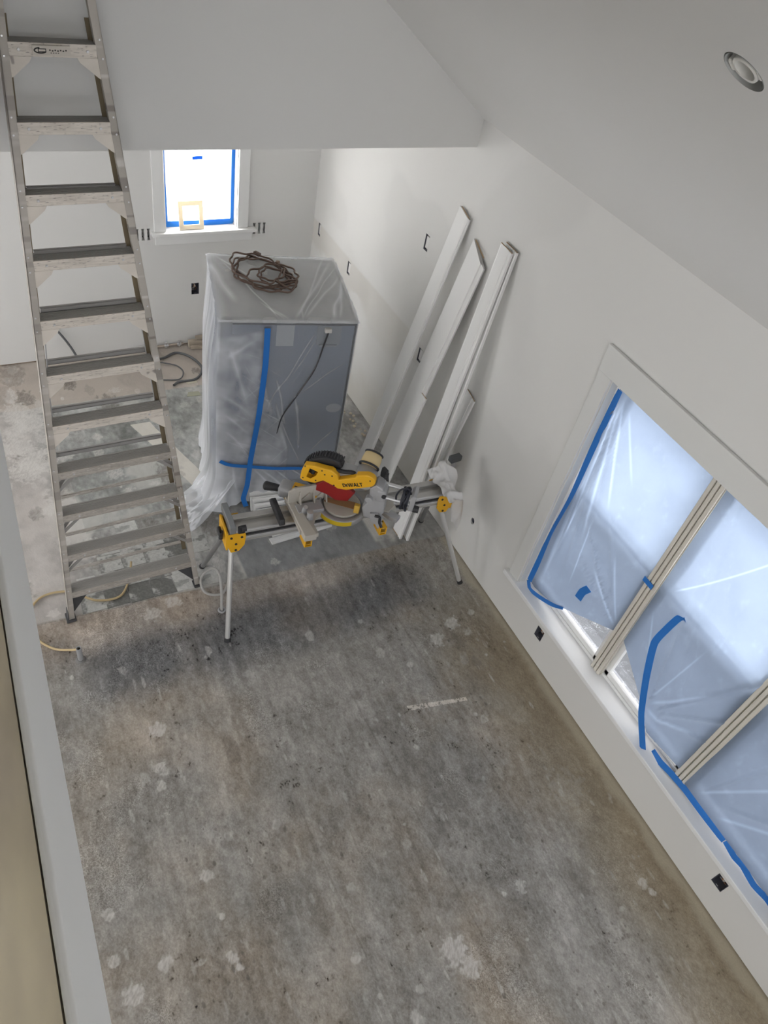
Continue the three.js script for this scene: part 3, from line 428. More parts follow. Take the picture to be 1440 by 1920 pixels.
{ // the plastic: a skirt round the cabinet and a lid, one sheet
  const P = [[FWd, 0], [0, 0], [0, -FDp], [FWd, -FDp], [FWd, 0]], seg = [FWd, FDp, FWd, FDp], TOT = seg.reduce((a, b) => a + b);
  const NU = 260, NV = 110, HT = FH + .012, pos = [], uv = [], idx = [];
  const around = s => { let i = 0; while (i < 3 && s > seg[i]) s -= seg[i++]; const t = s / seg[i], a = P[i], b = P[i + 1], dx = (b[0] - a[0]) / seg[i], dz = (b[1] - a[1]) / seg[i]; return [mix(a[0], b[0], t), mix(a[1], b[1], t), dz * -1 * -1, dx, i, s]; };
  for (let j = 0; j <= NV; j++) for (let i = 0; i <= NU; i++) {
    const s = i / NU * TOT * .999999, y = HT * (1 - j / NV); const [x, z, , , side, ss] = around(s);
    // outward normal, blended at corners
    const nx = [0, -1, 0, 1][side], nz = [1, 0, -1, 0][side]; let ox = nx, oz = nz; const L = seg[side], c = .05;
    if (ss < c) { const p = (side + 3) % 4, w = .5 - ss / c * .5; ox = mix(nx, [0, -1, 0, 1][p], w); oz = mix(nz, [1, 0, -1, 0][p], w); } if (L - ss < c) { const p = (side + 1) % 4, w = .5 - (L - ss) / c * .5; ox = mix(nx, [0, -1, 0, 1][p], w); oz = mix(nz, [1, 0, -1, 0][p], w); }
    const near = Math.min(Math.abs(s - FWd) / (side === 0 ? .16 : .5), 1), loose = 1 - near; // loosest round the front-left corner
    const low = sm(.42, .0, y), front = side === 0;
    let o = .008 + .010 * fbm(s * 9 + 4, y * 2.2, 3) + (1 - low) * loose * .018 * fbm(s * 14, y * 3, 2);
    o += Math.sin(s * 60 + 3 * fbm(s * 4, y * 2, 2)) * .004 * (.3 + low) * (front && x > .4 ? .4 : 1);
    o += low * low * (.012 + .10 * loose * (1 + .5 * Math.sin(s * 31)) + (side === 0 ? .006 : .03) * vnoise(s * 9, 2));
    if (side === 1) o += (.02 * (.4 + vnoise(s * 6, y * 2)) + .02) * sm(1.62, 1.1, y);
    const sink = y < .05 ? .012 + .03 * vnoise(s * 20, 5) * low : y;
    pos.push(x + ox * o, Math.max(sink, .006), z + oz * o); uv.push(s / TOT, y / HT);
  }
  for (let j = 0; j < NV; j++) for (let i = 0; i < NU; i++) { const a = j * (NU + 1) + i, b = a + 1, c = a + NU + 1, d = c + 1; idx.push(a, b, c, b, d, c); }
  const g = new THREE.BufferGeometry(); g.setAttribute('position', new THREE.Float32BufferAttribute(pos, 3)); g.setAttribute('uv', new THREE.Float32BufferAttribute(uv, 2)); g.setIndex(idx); g.computeVertexNormals();
  const streak = (a, w) => Math.pow(Math.max(0, 1 - Math.abs(a) / w), 1.5);
  const line = (x, y, x0, y0, x1, y1, w) => { const dx = x1 - x0, dy = y1 - y0, L = Math.hypot(dx, dy), t = ((x - x0) * dx + (y - y0) * dy) / L, q = ((x - x0) * dy - (y - y0) * dx) / L; return t < 0 || t > L ? 0 : streak(q + .03 * (vnoise(t * 5, x0 * 31) - .5), w) * sm(0, .12, t) * sm(L, L - .2, t); };
  const fine = [...Array(46)].map(() => { const x0 = rr(0, .3), y0 = rr(.45, 1.45), d = rr(.08, .3), an = rr(.2, 1.1); return [x0, y0, x0 + d * Math.cos(an), y0 - d * Math.sin(an), rr(.003, .007), rr(.1, .28)]; });
  for (let i = 0; i < 14; i++) { const x0 = rr(.3, .85), y0 = rr(.5, 1.5), d = rr(.15, .5), an = rr(1.9, 2.5); fine.push([x0, y0, x0 + d * Math.cos(an), y0 - d * Math.sin(an), rr(.004, .008), rr(.06, .14)]); }
  const alphaSkirt = tex(1024, 512, (u, v) => {
    const s = u * TOT, y = v * HT; let a = .16;
    const x = FWd - s; // along the front: x from the left corner
    if (s < FWd) {
      const edge = .305 + .2 * sm(1.2, .45, y) , two = sm(edge + .012, edge - .012, x) * sm(1.59 - .26 * (.29 - x), 1.53 - .26 * (.29 - x), y);
      const st = fbm(x * 3 + y * 9, y * 1.5 - x * 5, 3), st2 = fbm(x * 11 - y * 3, y * 2.5 + x * 2 + 40, 3);
      a = .16 + .05 * fbm(x * 4, y * 4, 3) + two * (.24 + .5 * (st - .5) + .4 * (st2 - .5)) + .25 * sm(.16, .0, x) + .3 * Math.max(0, st - .62);
      for (const q of fine) a += q[5] * line(x, y, q[0], q[1], q[2], q[3], q[4]);
      a += sm(.56, .4, y) * .14 * sm(.85, .3, x);
      // pulled folds
      for (const q of [[.62, 1.59, .31, .88, .012], [.64, 1.53, .43, 1.08, .009], [.87, 1.35, .46, .98, .010], [.87, .78, .6, .43, .012], [.35, 1.23, .5, .68, .02], [.37, 1.03, .53, .43, .03], [.43, .83, .63, .33, .012], [.5, 1.1, .6, .45, .02], [.01, 1.08, .26, .83, .03], [.02, .91, .23, .67, .02], [.03, .75, .21, .53, .018], [.02, 1.33, .28, 1.51, .03], [.05, 1.45, .2, .9, .03], [.24, .38, .5, .02, .014], [.3, .37, .6, .05, .016], [.4, .38, .66, .12, .012], [.5, .38, .72, .17, .014], [.6, .37, .8, .2, .012], [.1, .42, .16, .05, .02]]) a += .26 * line(x, y, ...q);
    } else { const st = fbm(s * 9 + y * 1.0, y * 1.4, 3); a = .5 + .9 * (st - .5) + .2 * fbm(s * 20, y * 2, 2); }
    a += sm(.3, .0, y) * .2;
    const q = 255 * Math.min(.88, a); return [q, q, q];
  }, false); alphaSkirt.wrapS = alphaSkirt.wrapT = THREE.ClampToEdgeWrapping;
  const film = (al) => new THREE.MeshPhysicalMaterial({ color: new THREE.Color().setRGB(.86, .88, .92), roughness: .5, transmission: .2, thickness: 0, transparent: true, alphaMap: al, bumpMap: al, bumpScale: .0025, side: THREE.DoubleSide });
  const wrap = thing('plastic_sheet', 'clear plastic sheet wrapped round the refrigerator, trailing on the floor', 'plastic sheet', [FO.x, 0, FO.z], -FA);
  part('skirt', g, film(alphaSkirt), wrap);
  const N = 60, tg = new THREE.PlaneGeometry(FWd + .034, FDp + .04, N, N).rotateX(-Math.PI / 2), p = tg.attributes.position;
  for (let i = 0; i < p.count; i++) { const x = p.getX(i) / (FWd + .034) + .5, z = p.getZ(i) / (FDp + .04) + .5, ed = Math.min(x, 1 - x, z, 1 - z); p.setY(i, HT + .002 - .02 * sm(.03, .0, ed) + .006 * fbm(x * 7, z * 7, 3) + .012 * Math.pow(Math.max(0, 1 - Math.hypot(x - .02, z - .02) / .16), 1.4) + .010 * Math.pow(Math.max(0, 1 - Math.hypot(x - .97, z - .04) / .12), 1.4)); }
  tg.computeVertexNormals(); tg.translate(FWd / 2, 0, -FDp / 2);
  const alphaTop = tex(512, 512, (u, v) => { const x = u, y = v; let a = .30 + .06 * fbm(x * 6, y * 6, 3); for (const q of [[.53, .0, .95, .92, .014], [.55, .02, .9, .98, .01], [.6, .02, 1, .72, .012], [.57, .02, .98, .85, .006], [.8, .0, 1, .66, .02], [.86, .02, 1, .7, .012], [.8, .02, .99, .62, .01], [.46, .0, .3, .3, .01], [.42, .02, .1, .9, .008], [.5, .0, .36, .22, .014], [.05, .95, .3, .6, .012], [.02, .98, .98, .95, .012], [.0, .9, .16, .2, .03], [.57, .0, .62, .25, .008]]) a += .34 * line(x, y, q[0], q[1], q[2], q[3], q[4] * 1.5); a += .3 * sm(.1, 0, x) + .22 * sm(.97, 1, y); const q = 255 * Math.min(.85, a); return [q, q, q]; }, false); alphaTop.wrapS = alphaTop.wrapT = THREE.ClampToEdgeWrapping;
  part('lid', tg, film(alphaTop), wrap);
  // tail of the sheet gathered on the floor
  const NT = 40, fg = new THREE.PlaneGeometry(1, 1, NT, NT), q = fg.attributes.position;
  for (let i = 0; i < q.count; i++) { const a = q.getX(i) + .5, b = .5 - q.getY(i); const wv = .5 + .5 * Math.sin(a * 26 + b * 5); q.setXYZ(i, mix(.10, -.27, b) + a * mix(.14, .12, b) - .10, Math.max(.006, .26 * Math.pow(1 - b, 1.7) + .03 * wv * (1 - b * .4)), mix(-.12, .05, a) + .20 * b * a + .05 * b - .02 * wv); }
  fg.computeVertexNormals(); const at = tex(256, 256, (u, v) => { const rg = 1 - Math.abs(2 * fbm(u * 9, v * 2.5, 3) - 1), k = 255 * Math.min(.85, .42 + .4 * sm(.8, .97, rg)); return [k, k, k]; }, false); part('tail', fg, film(at), wrap);
}
const tN = .034;
solo('masking_tape', strip([[.291, 1.584], [.292, 1.43], [.291, 1.28], [.269, .878], [.231, .482], [.213, .24], [.187, .11], [.211, .02]].map(([u, y]) => fp(u, y, tN + sm(.4, .1, y) * .03).toArray()), .038, FU, .0012, 50), tape, 'long blue tape running down the front of the wrapped fridge', 'tape');
solo('masking_tape', strip([[.01, .475], [.06, .442], [.117, .425], [.234, .407], [.393, .381], [.5, .374], [.616, .367], [.72, .36]].map(([u, y]) => fp(u, y, tN + .003).toArray()), .03, Y_, .0012, 50), tape, 'blue tape running across the wrapped fridge low down', 'tape');
solo('masking_tape', strip([[.46, .12], [.52, .14], [.56, .155], [.66, .19]].map(([u, y]) => fp(u, y, .075).toArray()), .04, V(0, 1, .3), .0012, 12), tape, 'short crumpled blue tape at the fridge foot behind the saw', 'tape');
{ // cord coil on the fridge
  const c = V(1.745, FH + .021, -4.375), pts = [];
  const loops = [[.165, .225, 0, 0, 0], [.155, .215, .02, .01, 1], [.17, .2, -.01, .02, 2], [.11, .13, .06, .12, .7], [.15, .17, .0, .14, 1.4], [.13, .12, .08, .08, 2.2], [.16, .21, -.02, -.02, .3]];
  const g = []; let lay = 0;
  for (const [a, b, ox, oz, ph] of loops) for (let i = 0; i < 40; i++) { const t = i / 40 * 2 * Math.PI, w = 1 + .05 * Math.sin(t * 9 + ph * 5) + .05 * Math.sin(t * 5 + ph); const x = ox + a * 1.02 * w * Math.cos(t + ph), z = oz + b * w * Math.sin(t + ph) * .95; pts.push(V(c.x + x * .98 + z * .2, c.y + .004 + lay * .005 + .006 * Math.sin(t * 2 + ph) + .006, c.z + z - x * .1)); if (i === 39) lay++; }
  const t1 = new THREE.TubeGeometry(new THREE.CatmullRomCurve3(pts), 1400, .0062, 6);
  const o = thing('extension_cord', 'loosely coiled brown extension cord lying on the wrapped fridge', 'cord');
  part('cable', t1, M(.13, .085, .065, .75), o); part('connector', [new RoundedBoxGeometry(.03, .024, .055, 2, .008).rotateY(.5).translate(1.80, FH + .045, -4.60)], M(.11, .075, .06, .6), o); part('plug', new RoundedBoxGeometry(.028, .022, .04, 2, .007).rotateY(-.7).translate(1.89, FH + .05, -4.45), M(.16, .10, .07, .6), o); void g;
}

// ---------- boards leaning on the window wall ----------
function leaner(name, label, top, bot, w, th, profile, faceDir, group) { // centre line from the foot on the floor to the head on the wall
  const a = V(...bot), b = V(...top), y = b.clone().sub(a), L = y.length(); y.normalize();
  const across = V(...faceDir), x = across.addScaledVector(y, -across.dot(y)).normalize(), z = x.clone().cross(y).normalize();
  const o = thing(name, label, 'board', bot, 0, group); const m = basis(V(0, 0, 0), x, y, z);
  o.quaternion.setFromRotationMatrix(m); return { o, L, w, th };
}
function profiled(w, th, L, kind) { // cross section in x (across) and z (towards the room), length up
  const h = w / 2; let s;
  if (kind === 'base') s = [[-h, 0], [h, 0], [h, th * .45], [h - .006, th * .5], [h - .010, th * .85], [h - .02, th], [-h, th]];
  else if (kind === 'step') s = [[-h, 0], [h, 0], [h, th * .6], [h - .035, th * .6], [h - .04, th], [-h, th]];
  else if (kind === 'casing') s = [[-h, 0], [h, 0], [h, th * .9], [h - .006, th], [h - .014, th], [h - .018, th * .72], [h - .026, th * .72], [h - .03, th * .9], [h - .036, th * .9], [h - .04, th * .62], [-h + .012, th * .5], [-h, th * .3]];
  else s = [[-h, 0], [h, 0], [h, th], [-h, th]];
  return ext(poly(s), L).rotateX(-Math.PI / 2).scale(1, 1, -1).applyMatrix4(new THREE.Matrix4().makeScale(1, 1, 1));
}
function fixWinding(g) { const o = g.index ? g.toNonIndexed() : g, p = o.attributes.position; for (let i = 0; i < p.count; i += 3) { const a = [p.getX(i), p.getY(i), p.getZ(i)]; p.setXYZ(i, p.getX(i + 1), p.getY(i + 1), p.getZ(i + 1)); p.setXYZ(i + 1, ...a); } o.computeVertexNormals(); return o; }
function plank(name, label, top, bot, w, th, kind, cut = 0) {
  const { o, L } = leaner(name, label, top, bot, w, th, kind, [0, 0, 1]);
  const g = fixWinding(profiled(w, th, L, kind)); // z of the local frame points to the room side (-x)
  if (cut) { const p = g.attributes.position; for (let i = 0; i < p.count; i++) if (p.getY(i) > L * .9) p.setY(i, p.getY(i) + cut * p.getX(i) - (kind === 'step' && p.getX(i) > w / 2 - .0405 ? .035 : 0)); }
  part('board', g, boardPaint, o);
  part('end_grain', lo(-w / 2 + .003, w / 2 - .003, -.001, .001, .002, th - .003), rawEdge, o);
  const e = part('end_grain', lo(-w / 2 + .003, (kind === 'step' ? w / 2 - .044 : w / 2 - .003), -.0012, .0012, .002, th * .55), rawEdge, o); e.position.y = L; e.rotation.z = Math.atan(cut); return o;
}
const XW = XR - .004;
plank('trim_board', 'tall flat white board furthest left of the boards leaning on the window wall', [XW - .008, 2.275, -3.805], [2.545, .004, -3.94], .13, .019, 'base', -.2);
plank('trim_board', 'wide white board with notched head, second of the leaning boards', [XW - .008, 2.145, -3.555], [2.64, .004, -3.775], .19, .019, 'step', -.3);
plank('trim_board', 'short white board tucked under the wide leaning board, its cut head halfway up', [2.745, 1.02, -3.585], [2.625, .004, -3.665], .085, .016, 'base', 0);
plank('casing_board', 'outermost casing length of the bundle leaning third from the left', [XW - .03, 2.30, -3.30], [2.53, .004, -3.20], .13, .019, 'casing', -.1);
plank('casing_board', 'inner casing length of the bundle, hidden behind the outer one', [XW - .006, 2.31, -3.285], [2.575, .004, -3.165], .13, .019, 'casing', -.1);
plank('trim_board', 'short white board lowest of those leaning, right of the casing bundle', [XW - .008, 1.253, -3.24], [2.66, .004, -3.26], .115, .016, 'casing', -.2);

// ---------- mouldings lying on the floor behind and below the saw ----------
['step', 'base', 'casing', 'casing', 'base'].forEach((k, i) => {
  const w = [.15, .135, .115, .1, .085][i], len = .46, th = 1.02, c = Math.cos(th), n = Math.sin(th);
  const g = fixWinding(profiled(w, .018, len, k)).applyMatrix4(basis(V(len, n * w / 2, -c * w / 2), V(0, n, -c), V(-1, 0, 0), V(0, c, n)));
  const o = solo('moulding', g, boardPaint, ['moulding length on the floor against the fridge wrap, backmost of five', 'moulding length on the floor, second from the fridge', 'moulding length on the floor in the middle of five', 'moulding length on the floor, fourth from the fridge', 'moulding length on the floor, frontmost by the saw stand beam'][i], 'moulding');
  o.position.set(1.53 + i * .004, .001, -3.775 + i * .044); o.rotation.y = -.15 + .015 * i;
});
[0, 1, 2].forEach(i => { const g = fixWinding(profiled(.06, .018, [.5, .46, .4][i], 'casing')).rotateZ(-Math.PI / 2).rotateX(-Math.PI / 2); const o = solo('moulding_offcut', g, boardPaint, ['white moulding offcut on the dark patch, nearest the viewer', 'white moulding offcut on the dark patch, middle of three', 'white moulding offcut on the dark patch, backmost of three'][i], 'moulding'); o.position.set(1.56 + i * .03, .004, -3.42 - i * .065); o.rotation.y = .06; });

// ---------- saw stand ----------
const d_ = V(.778, 0, .628).normalize(), n_ = V(-d_.z, 0, d_.x), T_ = V(1.773, .88, -2.868);
{
  const st = thing('saw_stand', 'aluminium folding saw stand with yellow end brackets', 'stand');
  const A = V(1.08, 0, -2.985), B = V(2.57, 0, -2.885), ax = B.clone().sub(A).normalize(), cz = V(-ax.z, 0, ax.x); // cz points to the viewer's side
  const at = (s, y, c) => A.clone().addScaledVector(ax, s).addScaledVector(cz, c).setY(y), L = B.distanceTo(A), m = basis(A, ax, V(0, 1, 0), cz);
  const beamBox = (s0, s1, y0, y1, c0, c1, r = 0) => lo(s0, s1, y0, y1, c0, c1, r).applyMatrix4(m);
  part('beam', [beamBox(0, L, .70, .80, -.075, -.03, .004), beamBox(0, L, .70, .80, .02, .07, .004), beamBox(0, L, .70, .775, -.04, .03)], M(.5, .49, .47, .45, .5), st);
  part('front_rail', [beamBox(0, L, .783, .803, .066, .08, .003), beamBox(0, L, .73, .75, .066, .08, .003)], alu, st);
  part('channel', beamBox(.04, L - .04, .752, .782, .0705, .0715), dark, st);
  for (const [s, k] of [[.0, -1], [L, 1]]) {
    const plate = ext(poly([[-.055, .09], [.055, .09], [.062, .06], [.055, -.02], [.02, -.07], [-.03, -.075], [-.05, -.02]].map(([x, y]) => [x * -k, y])), .006, .0015);
    const b = part('bracket', [plate.clone().applyMatrix4(basis(at(s - k * .02, .705, .08), ax, V(0, 1, 0), cz)), plate.clone().applyMatrix4(basis(at(s - k * .02, .705, -.088), ax, V(0, 1, 0), cz)), beamBox(s - .006 + k * .035, s + .006 + k * .035, .66, .81, -.085, .085, .002)], yellow, st, 'yellow leg bracket');
    for (const [x, y] of [[-.03, .06], [.035, .055], [0, 0], [.0, -.055]]) part('bolt', rod(at(s - k * .02 + x, .705 + y, .085), at(s - k * .02 + x, .705 + y, .09), .008), blackPlastic, b);
  }
  part('end_stop', [beamBox(-.02, .018, .80, .86, -.13, .09, .006)], M(.26, .27, .28, .4, .4), st);
  part('clamp_knob', [rod(at(.05, .83, .08), at(.08, .83, .08), .02), beamBox(.03, .075, .79, .85, .07, .09, .008), beamBox(-.075, -.05, .74, .78, -.02, .05, .008), rod(at(-.06, .72, .03), at(-.06, .78, .03), .014)], blackPlastic, st);
  const legs = [[at(.0, .67, .055), V(.985, 0, -2.69)], [at(0, .67, -.06), V(1.02, 0, -3.35)], [at(L - .03, .67, .055), V(2.752, 0, -2.60)], [at(L - .03, .67, -.06), V(2.775, 0, -3.262)]];
  legs.forEach(([a, b], i) => { const f = b.clone().lerp(a, .045), lg = part('leg', rod(f, a, .0165, .0165, 18), i % 2 ? M(.33, .33, .33, .4, .6) : M(.72, .72, .71, .3, .6), st); part('foot_cap', rod(b.clone().setY(.006), f, .021, .019, 16), rubber, lg); });
  part('latch', [beamBox(L - .005, L + .03, .66, .74, .02, .07, .008), beamBox(L - .11, L - .08, .67, .71, -.02, .03, .006)], blackPlastic, st);
  // two cross brackets that carry the saw
  for (const [c, k] of [[.41, 0], [.90, 1]]) {
    const z0 = k ? -.08 : -.16, z1 = k ? .30 : .28;
    const r = part('mount_bracket', [beamBox(c - .022, c + .022, .802, .807, z0, z1), beamBox(c - .022, c - .017, .805, .842, z0, z1), beamBox(c + .017, c + .022, .805, .842, z0, z1), beamBox(c - .024, c + .024, .79, .845, z1 - .05, z1 - .046)], yellowDusty, st, 'yellow saw mounting bracket');
    part('bracket_end', [beamBox(c - .024, c - .018, .785, .846, z1 - .09, z1 + .002, .002), beamBox(c + .018, c + .024, .785, .846, z1 - .09, z1 + .002, .002), beamBox(c - .024, c + .024, .785, .79, z1 - .09, z1 + .002), beamBox(c - .024, c + .024, .842, .847, z1 - .045, z1 + .002)], yellow, r);
    part('bracket_lever', k ? [ext(poly([[-.03, 0], [.024, 0], [.04, .02], [-.0, .16], [-.04, .165], [-.045, .12]]), .028, .006).applyMatrix4(basis(at(c + .14, .86, -.02), V(.25, 0, .97), V(0, 1, 0), V(-.97, 0, .25)))] : [ext(poly([[-.13, .0], [-.1, -.018], [.09, -.02], [.105, .0], [.09, .03], [-.1, .035]]), .036, .008).applyMatrix4(basis(at(c - .10, .855, .03), cz, V(0, 1, 0), ax.clone().negate()))], blackPlastic, r);
  }
}

// ---------- sliding mitre saw ----------
{
  const saw = thing('miter_saw', 'yellow and grey sliding mitre saw standing on the saw stand', 'saw');
  const ax = V(.9978, 0, .067), cz = V(-.067, 0, .9978);
  const mb = basis(T_.clone().setY(0), ax, V(0, 1, 0), cz), bb = (x0, x1, y0, y1, z0, z1, r = 0) => lo(x0, x1, y0, y1, z0, z1, r).applyMatrix4(mb);
  const inB = g => g.applyMatrix4(mb);
  // fixed base
  const flat = (pts, y0, h, bev = .004) => inB(ext(poly(pts.map(([x, z]) => [x, -z])), h, bev).rotateX(-Math.PI / 2).translate(0, y0, 0));
  part('base', [flat([[-.33, -.12], [-.27, -.12], [-.2, -.08], [-.1, -.11], [.1, -.11], [.2, -.08], [.27, -.16], [.33, -.14], [.33, .09], [.27, .13], [.19, .08], [.12, .02], [-.12, .02], [-.2, .07], [-.26, .17], [-.33, .16]], .848, .028), flat([[-.335, -.13], [-.285, -.13], [-.245, .22], [-.32, .22]], .846, .05), flat([[-.315, .02], [-.235, .02], [-.225, .2], [-.31, .2]], .846, .036), flat([[.27, -.14], [.33, -.14], [.34, .1], [.28, .12]], .82, .05)], dustyGrey, saw);
  part('base_foot', [flat([[.2, .03], [.255, .01], [.3, .1], [.34, .17], [.3, .2], [.265, .16]], .83, .035, .005)], castGrey, saw);
  part('base_rib', [bb(-.3, -.13, .86, .90, -.05, .03, .006)], castGrey, saw);
  part('clamp_post', [inB(rod(V(-.24, .87, .07), V(-.24, .94, .07), .022, .02)), inB(rod(V(-.265, .89, .02), V(-.26, .95, .035), .014))], castGrey, saw);
  // turntable
  const ring = (r0, r1, y0, y1) => inB(new THREE.LatheGeometry([[r0, y0], [r1, y0], [r1, y1 - .004], [r1 - .004, y1], [r0, y1], [r0, y0]].map(p => new THREE.Vector2(...p)), 56));
  part('turntable', [ring(.0, .118, .86, .892)], dustyGrey, saw);
  part('miter_scale', [ring(.12, .155, .835, .878)], castGrey, saw);
  part('warning_label', [inB(new THREE.CylinderGeometry(.1565, .1565, .034, 24, 1, true, -1.45, 1.5).translate(0, .857, 0))], M(.62, .44, .01, .5, 0, { side: THREE.DoubleSide }), saw, 'yellow warning label on the arc of the scale');
  part('kerf_plate', [beam(T_.clone().addScaledVector(d_, -.11).setY(.893), T_.clone().addScaledVector(d_, .1).setY(.893), .06, .004)], M(.34, .17, .07, .7), saw);
  // fence seen from behind, with its ribs
  const fen = s => part('fence', [inB(ext(poly(s > 0 ? [[.12, 0], [.32, 0], [.32, .07], [.16, .095], [.12, .06]] : [[-.335, .0], [-.335, .095], [-.30, .125], [.02, .135], [.05, .11], [.02, .08], [-.05, .06], [-.09, .03], [-.1, 0]]), .016, .003).translate(0, .888, -.085))], dustyGrey, saw);
  const f1 = fen(-1); fen(1);
  for (const x of [-.26, -.17, -.09]) part('fence_rib', inB(ext(poly([[0, 0], [.045, 0], [.006, .085], [0, .09]]), .008).rotateY(-Math.PI / 2).translate(x, .892, -.07)), dustyGrey, f1);
  part('fence_rib', [beam(V(-.16, .9, -.066).applyMatrix4(mb), V(-.09, .985, -.066).applyMatrix4(mb), .008, .014, cz), beam(V(-.26, .9, -.066).applyMatrix4(mb), V(-.2, .96, -.066).applyMatrix4(mb), .008, .014, cz)], dustyGrey, f1);
  // swivelling arm; local frame: s backwards along the blade, t up, w to the viewer's side
  const arm = basis(T_, d_, V(0, 1, 0), n_), inA = g => g.applyMatrix4(arm), P3 = (s, t, w) => V(s, t, w).applyMatrix4(arm);
  part('miter_arm', [inA(lo(-.37, -.13, -.035, .022, -.05, .05, .012)), inA(lo(-.41, -.32, -.04, .04, -.055, .055, .02))], castGrey, saw);
  const ml = part('miter_lever', [inA(lo(-.325, -.16, .022, .042, -.042, .042, .007))], yellow, saw); part('groove', [inA(lo(-.315, -.17, .0415, .0435, -.004, .004))], dark, ml);
  part('miter_knob', [inA(rod(V(-.40, -.01, 0), V(-.50, -.02, 0), .022, .03, 18)), inA(new THREE.SphereGeometry(.03, 18, 12).scale(.6, 1, 1).translate(-.5, -.02, 0))], blackPlastic, saw);
  // blade, guards
  const bc = [-.115, .205];
  const bl = part('blade', [inA(new THREE.CylinderGeometry(.14, .14, .0025, 64).rotateX(Math.PI / 2).translate(bc[0] + .03, bc[1] - .04, 0))], M(.5, .5, .5, .3, .9), saw); void bl;
  const gs = new THREE.Shape(); gs.moveTo(-.285, .14); gs.bezierCurveTo(-.29, .26, -.23, .335, -.15, .358); gs.bezierCurveTo(-.11, .366, -.08, .362, -.05, .35); gs.lineTo(-.035, .315); gs.lineTo(-.06, .25); gs.lineTo(-.06, .18); gs.lineTo(-.2, .1); gs.closePath();
  const ug = part('upper_guard', [inA(ext(gs, .075, .014).translate(0, 0, -.055))], M(.02, .02, .023, .55), saw);
  for (let i = 0; i < 16; i++) { const a = 2.75 - i * .105, r = .168; part('guard_rib', inA(bx(0, 0, 0, .006, .012, .05).rotateZ(a - Math.PI / 2).translate(-.108 + r * Math.cos(a) * 1.02, .195 + r * Math.sin(a), -.018)), M(.05, .05, .055, .5), ug); }
  part('lower_guard', [inA(ext(poly([[-.2, .115], [-.17, .09], [-.1, .08], [-.04, .05], [.035, .07], [.07, .15], [.0, .2], [-.12, .2]]), .03, .006).translate(0, 0, .006))], redMat, saw, 'dark red blade guard');
  // yellow side housing
  const hs = new THREE.Shape(); [[-.274, .187], [-.27, .25], [-.255, .302], [-.195, .315], [-.14, .313], [-.088, .316], [-.049, .292], [-.036, .258], [.058, .309], [.064, .332], [.124, .354]].forEach((p, i) => i ? hs.lineTo(...p) : hs.moveTo(...p));
  hs.bezierCurveTo(.16, .355, .19, .335, .182, .3); hs.bezierCurveTo(.178, .278, .165, .27, .15, .262); hs.lineTo(.02, .192); hs.lineTo(-.035, .183); hs.lineTo(-.059, .196); hs.lineTo(-.129, .216); hs.lineTo(-.178, .178); hs.lineTo(-.255, .172); hs.closePath();
  const hh = new THREE.Path(); [[-.228, .298], [-.158, .282], [-.17, .238], [-.205, .2], [-.243, .208]].forEach((p, i) => i ? hh.lineTo(...p) : hh.moveTo(...p)); hh.closePath(); hs.holes.push(hh);
  const ho = part('motor_housing', [inA(ext(hs, .045, .008).translate(0, 0, .025))], yellow, saw, 'yellow housing with handle opening');
  part('trigger', [inA(lo(-.215, -.19, .225, .262, .03, .05, .006))], blackPlastic, ho);
  for (const [s, t] of [[-.25, .295], [-.145, .295], [-.125, .27], [-.255, .2], [-.175, .205], [-.08, .275], [-.06, .205], [.15, .318]]) part('screw', inA(rod(V(s, t, .069), V(s, t, .0715), .005, .005, 10)), blackPlastic, ho);
  const font = await new FontLoader().loadAsync('fonts/droid/droid_sans_bold.typeface.json');
  const letters = []; { let x = 0; for (const [ch, sz] of [['D', .027], ['E', .020], ['W', .027], ['A', .027], ['L', .027], ['T', .027]]) { const g = new TextGeometry(ch, { font, size: sz, depth: .002, curveSegments: 4 }); g.computeBoundingBox(); const b = g.boundingBox; g.translate(x - b.min.x, ch === 'E' ? .0015 : 0, 0); letters.push(g); x += b.max.x - b.min.x + .0016; } const k = .128 / x; letters.forEach(g => { g.scale(k, 1, 1); g.rotateZ(Math.atan2(.045, .108)); inA(g.translate(-.002, .213, .0698)); part('lettering', g, M(.012, .012, .014, .5), ho); }); }
  // grey motor, column and head behind it
  part('motor', [inA(rod(V(.11, .27, -.12), V(.11, .27, .03), .062, .07, 26)), inA(rod(V(.11, .27, -.17), V(.11, .27, -.12), .05, .062, 26)), inA(lo(-.05, .13, .24, .3, -.06, .03, .012))], castGrey, saw);
  part('carry_handle', [inA(tube([[-.1, .235, .04], [-.095, .27, .035], [-.065, .292, .03], [-.02, .298, .03], [.04, .3, .02], [.055, .28, .02]], .0135, 30, 10))], blackPlastic, saw);
  part('column', [inA(ext(poly([[.15, -.01], [.235, -.02], [.27, .06], [.265, .2], [.235, .26], [.19, .28], [.155, .24], [.165, .14], [.13, .06]]), .10, .012).translate(0, 0, -.05)), inA(lo(.2, .262, .15, .245, -.055, .055, .014)), inA(rod(V(.165, .165, .04), V(.165, .165, .075), .022))], castGrey, saw);
  part('hinge_cover', [inA(lo(.085, .12, .01, .075, .03, .06, .006))], yellowDusty, saw);
  part('bevel_knob', [inA(rod(V(.25, .21, .05), V(.25, .21, .062), .014)), inA(rod(V(.225, .3, -.03), V(.245, .3, -.03), .022))], blackPlastic, saw);
  part('bevel_bracket', [inA(ext(poly([[.19, .05], [.24, .06], [.275, .02], [.265, -.02], [.30, -.05], [.255, -.06], [.235, -.03], [.2, -.01]]), .04, .006).translate(0, 0, .03))], castGrey, saw);
  part('bevel_lever', [inA(tube([[.225, .05, .075], [.255, .055, .08], [.262, .01, .08], [.28, -.02, .085]], .009, 16))], blackPlastic, saw);
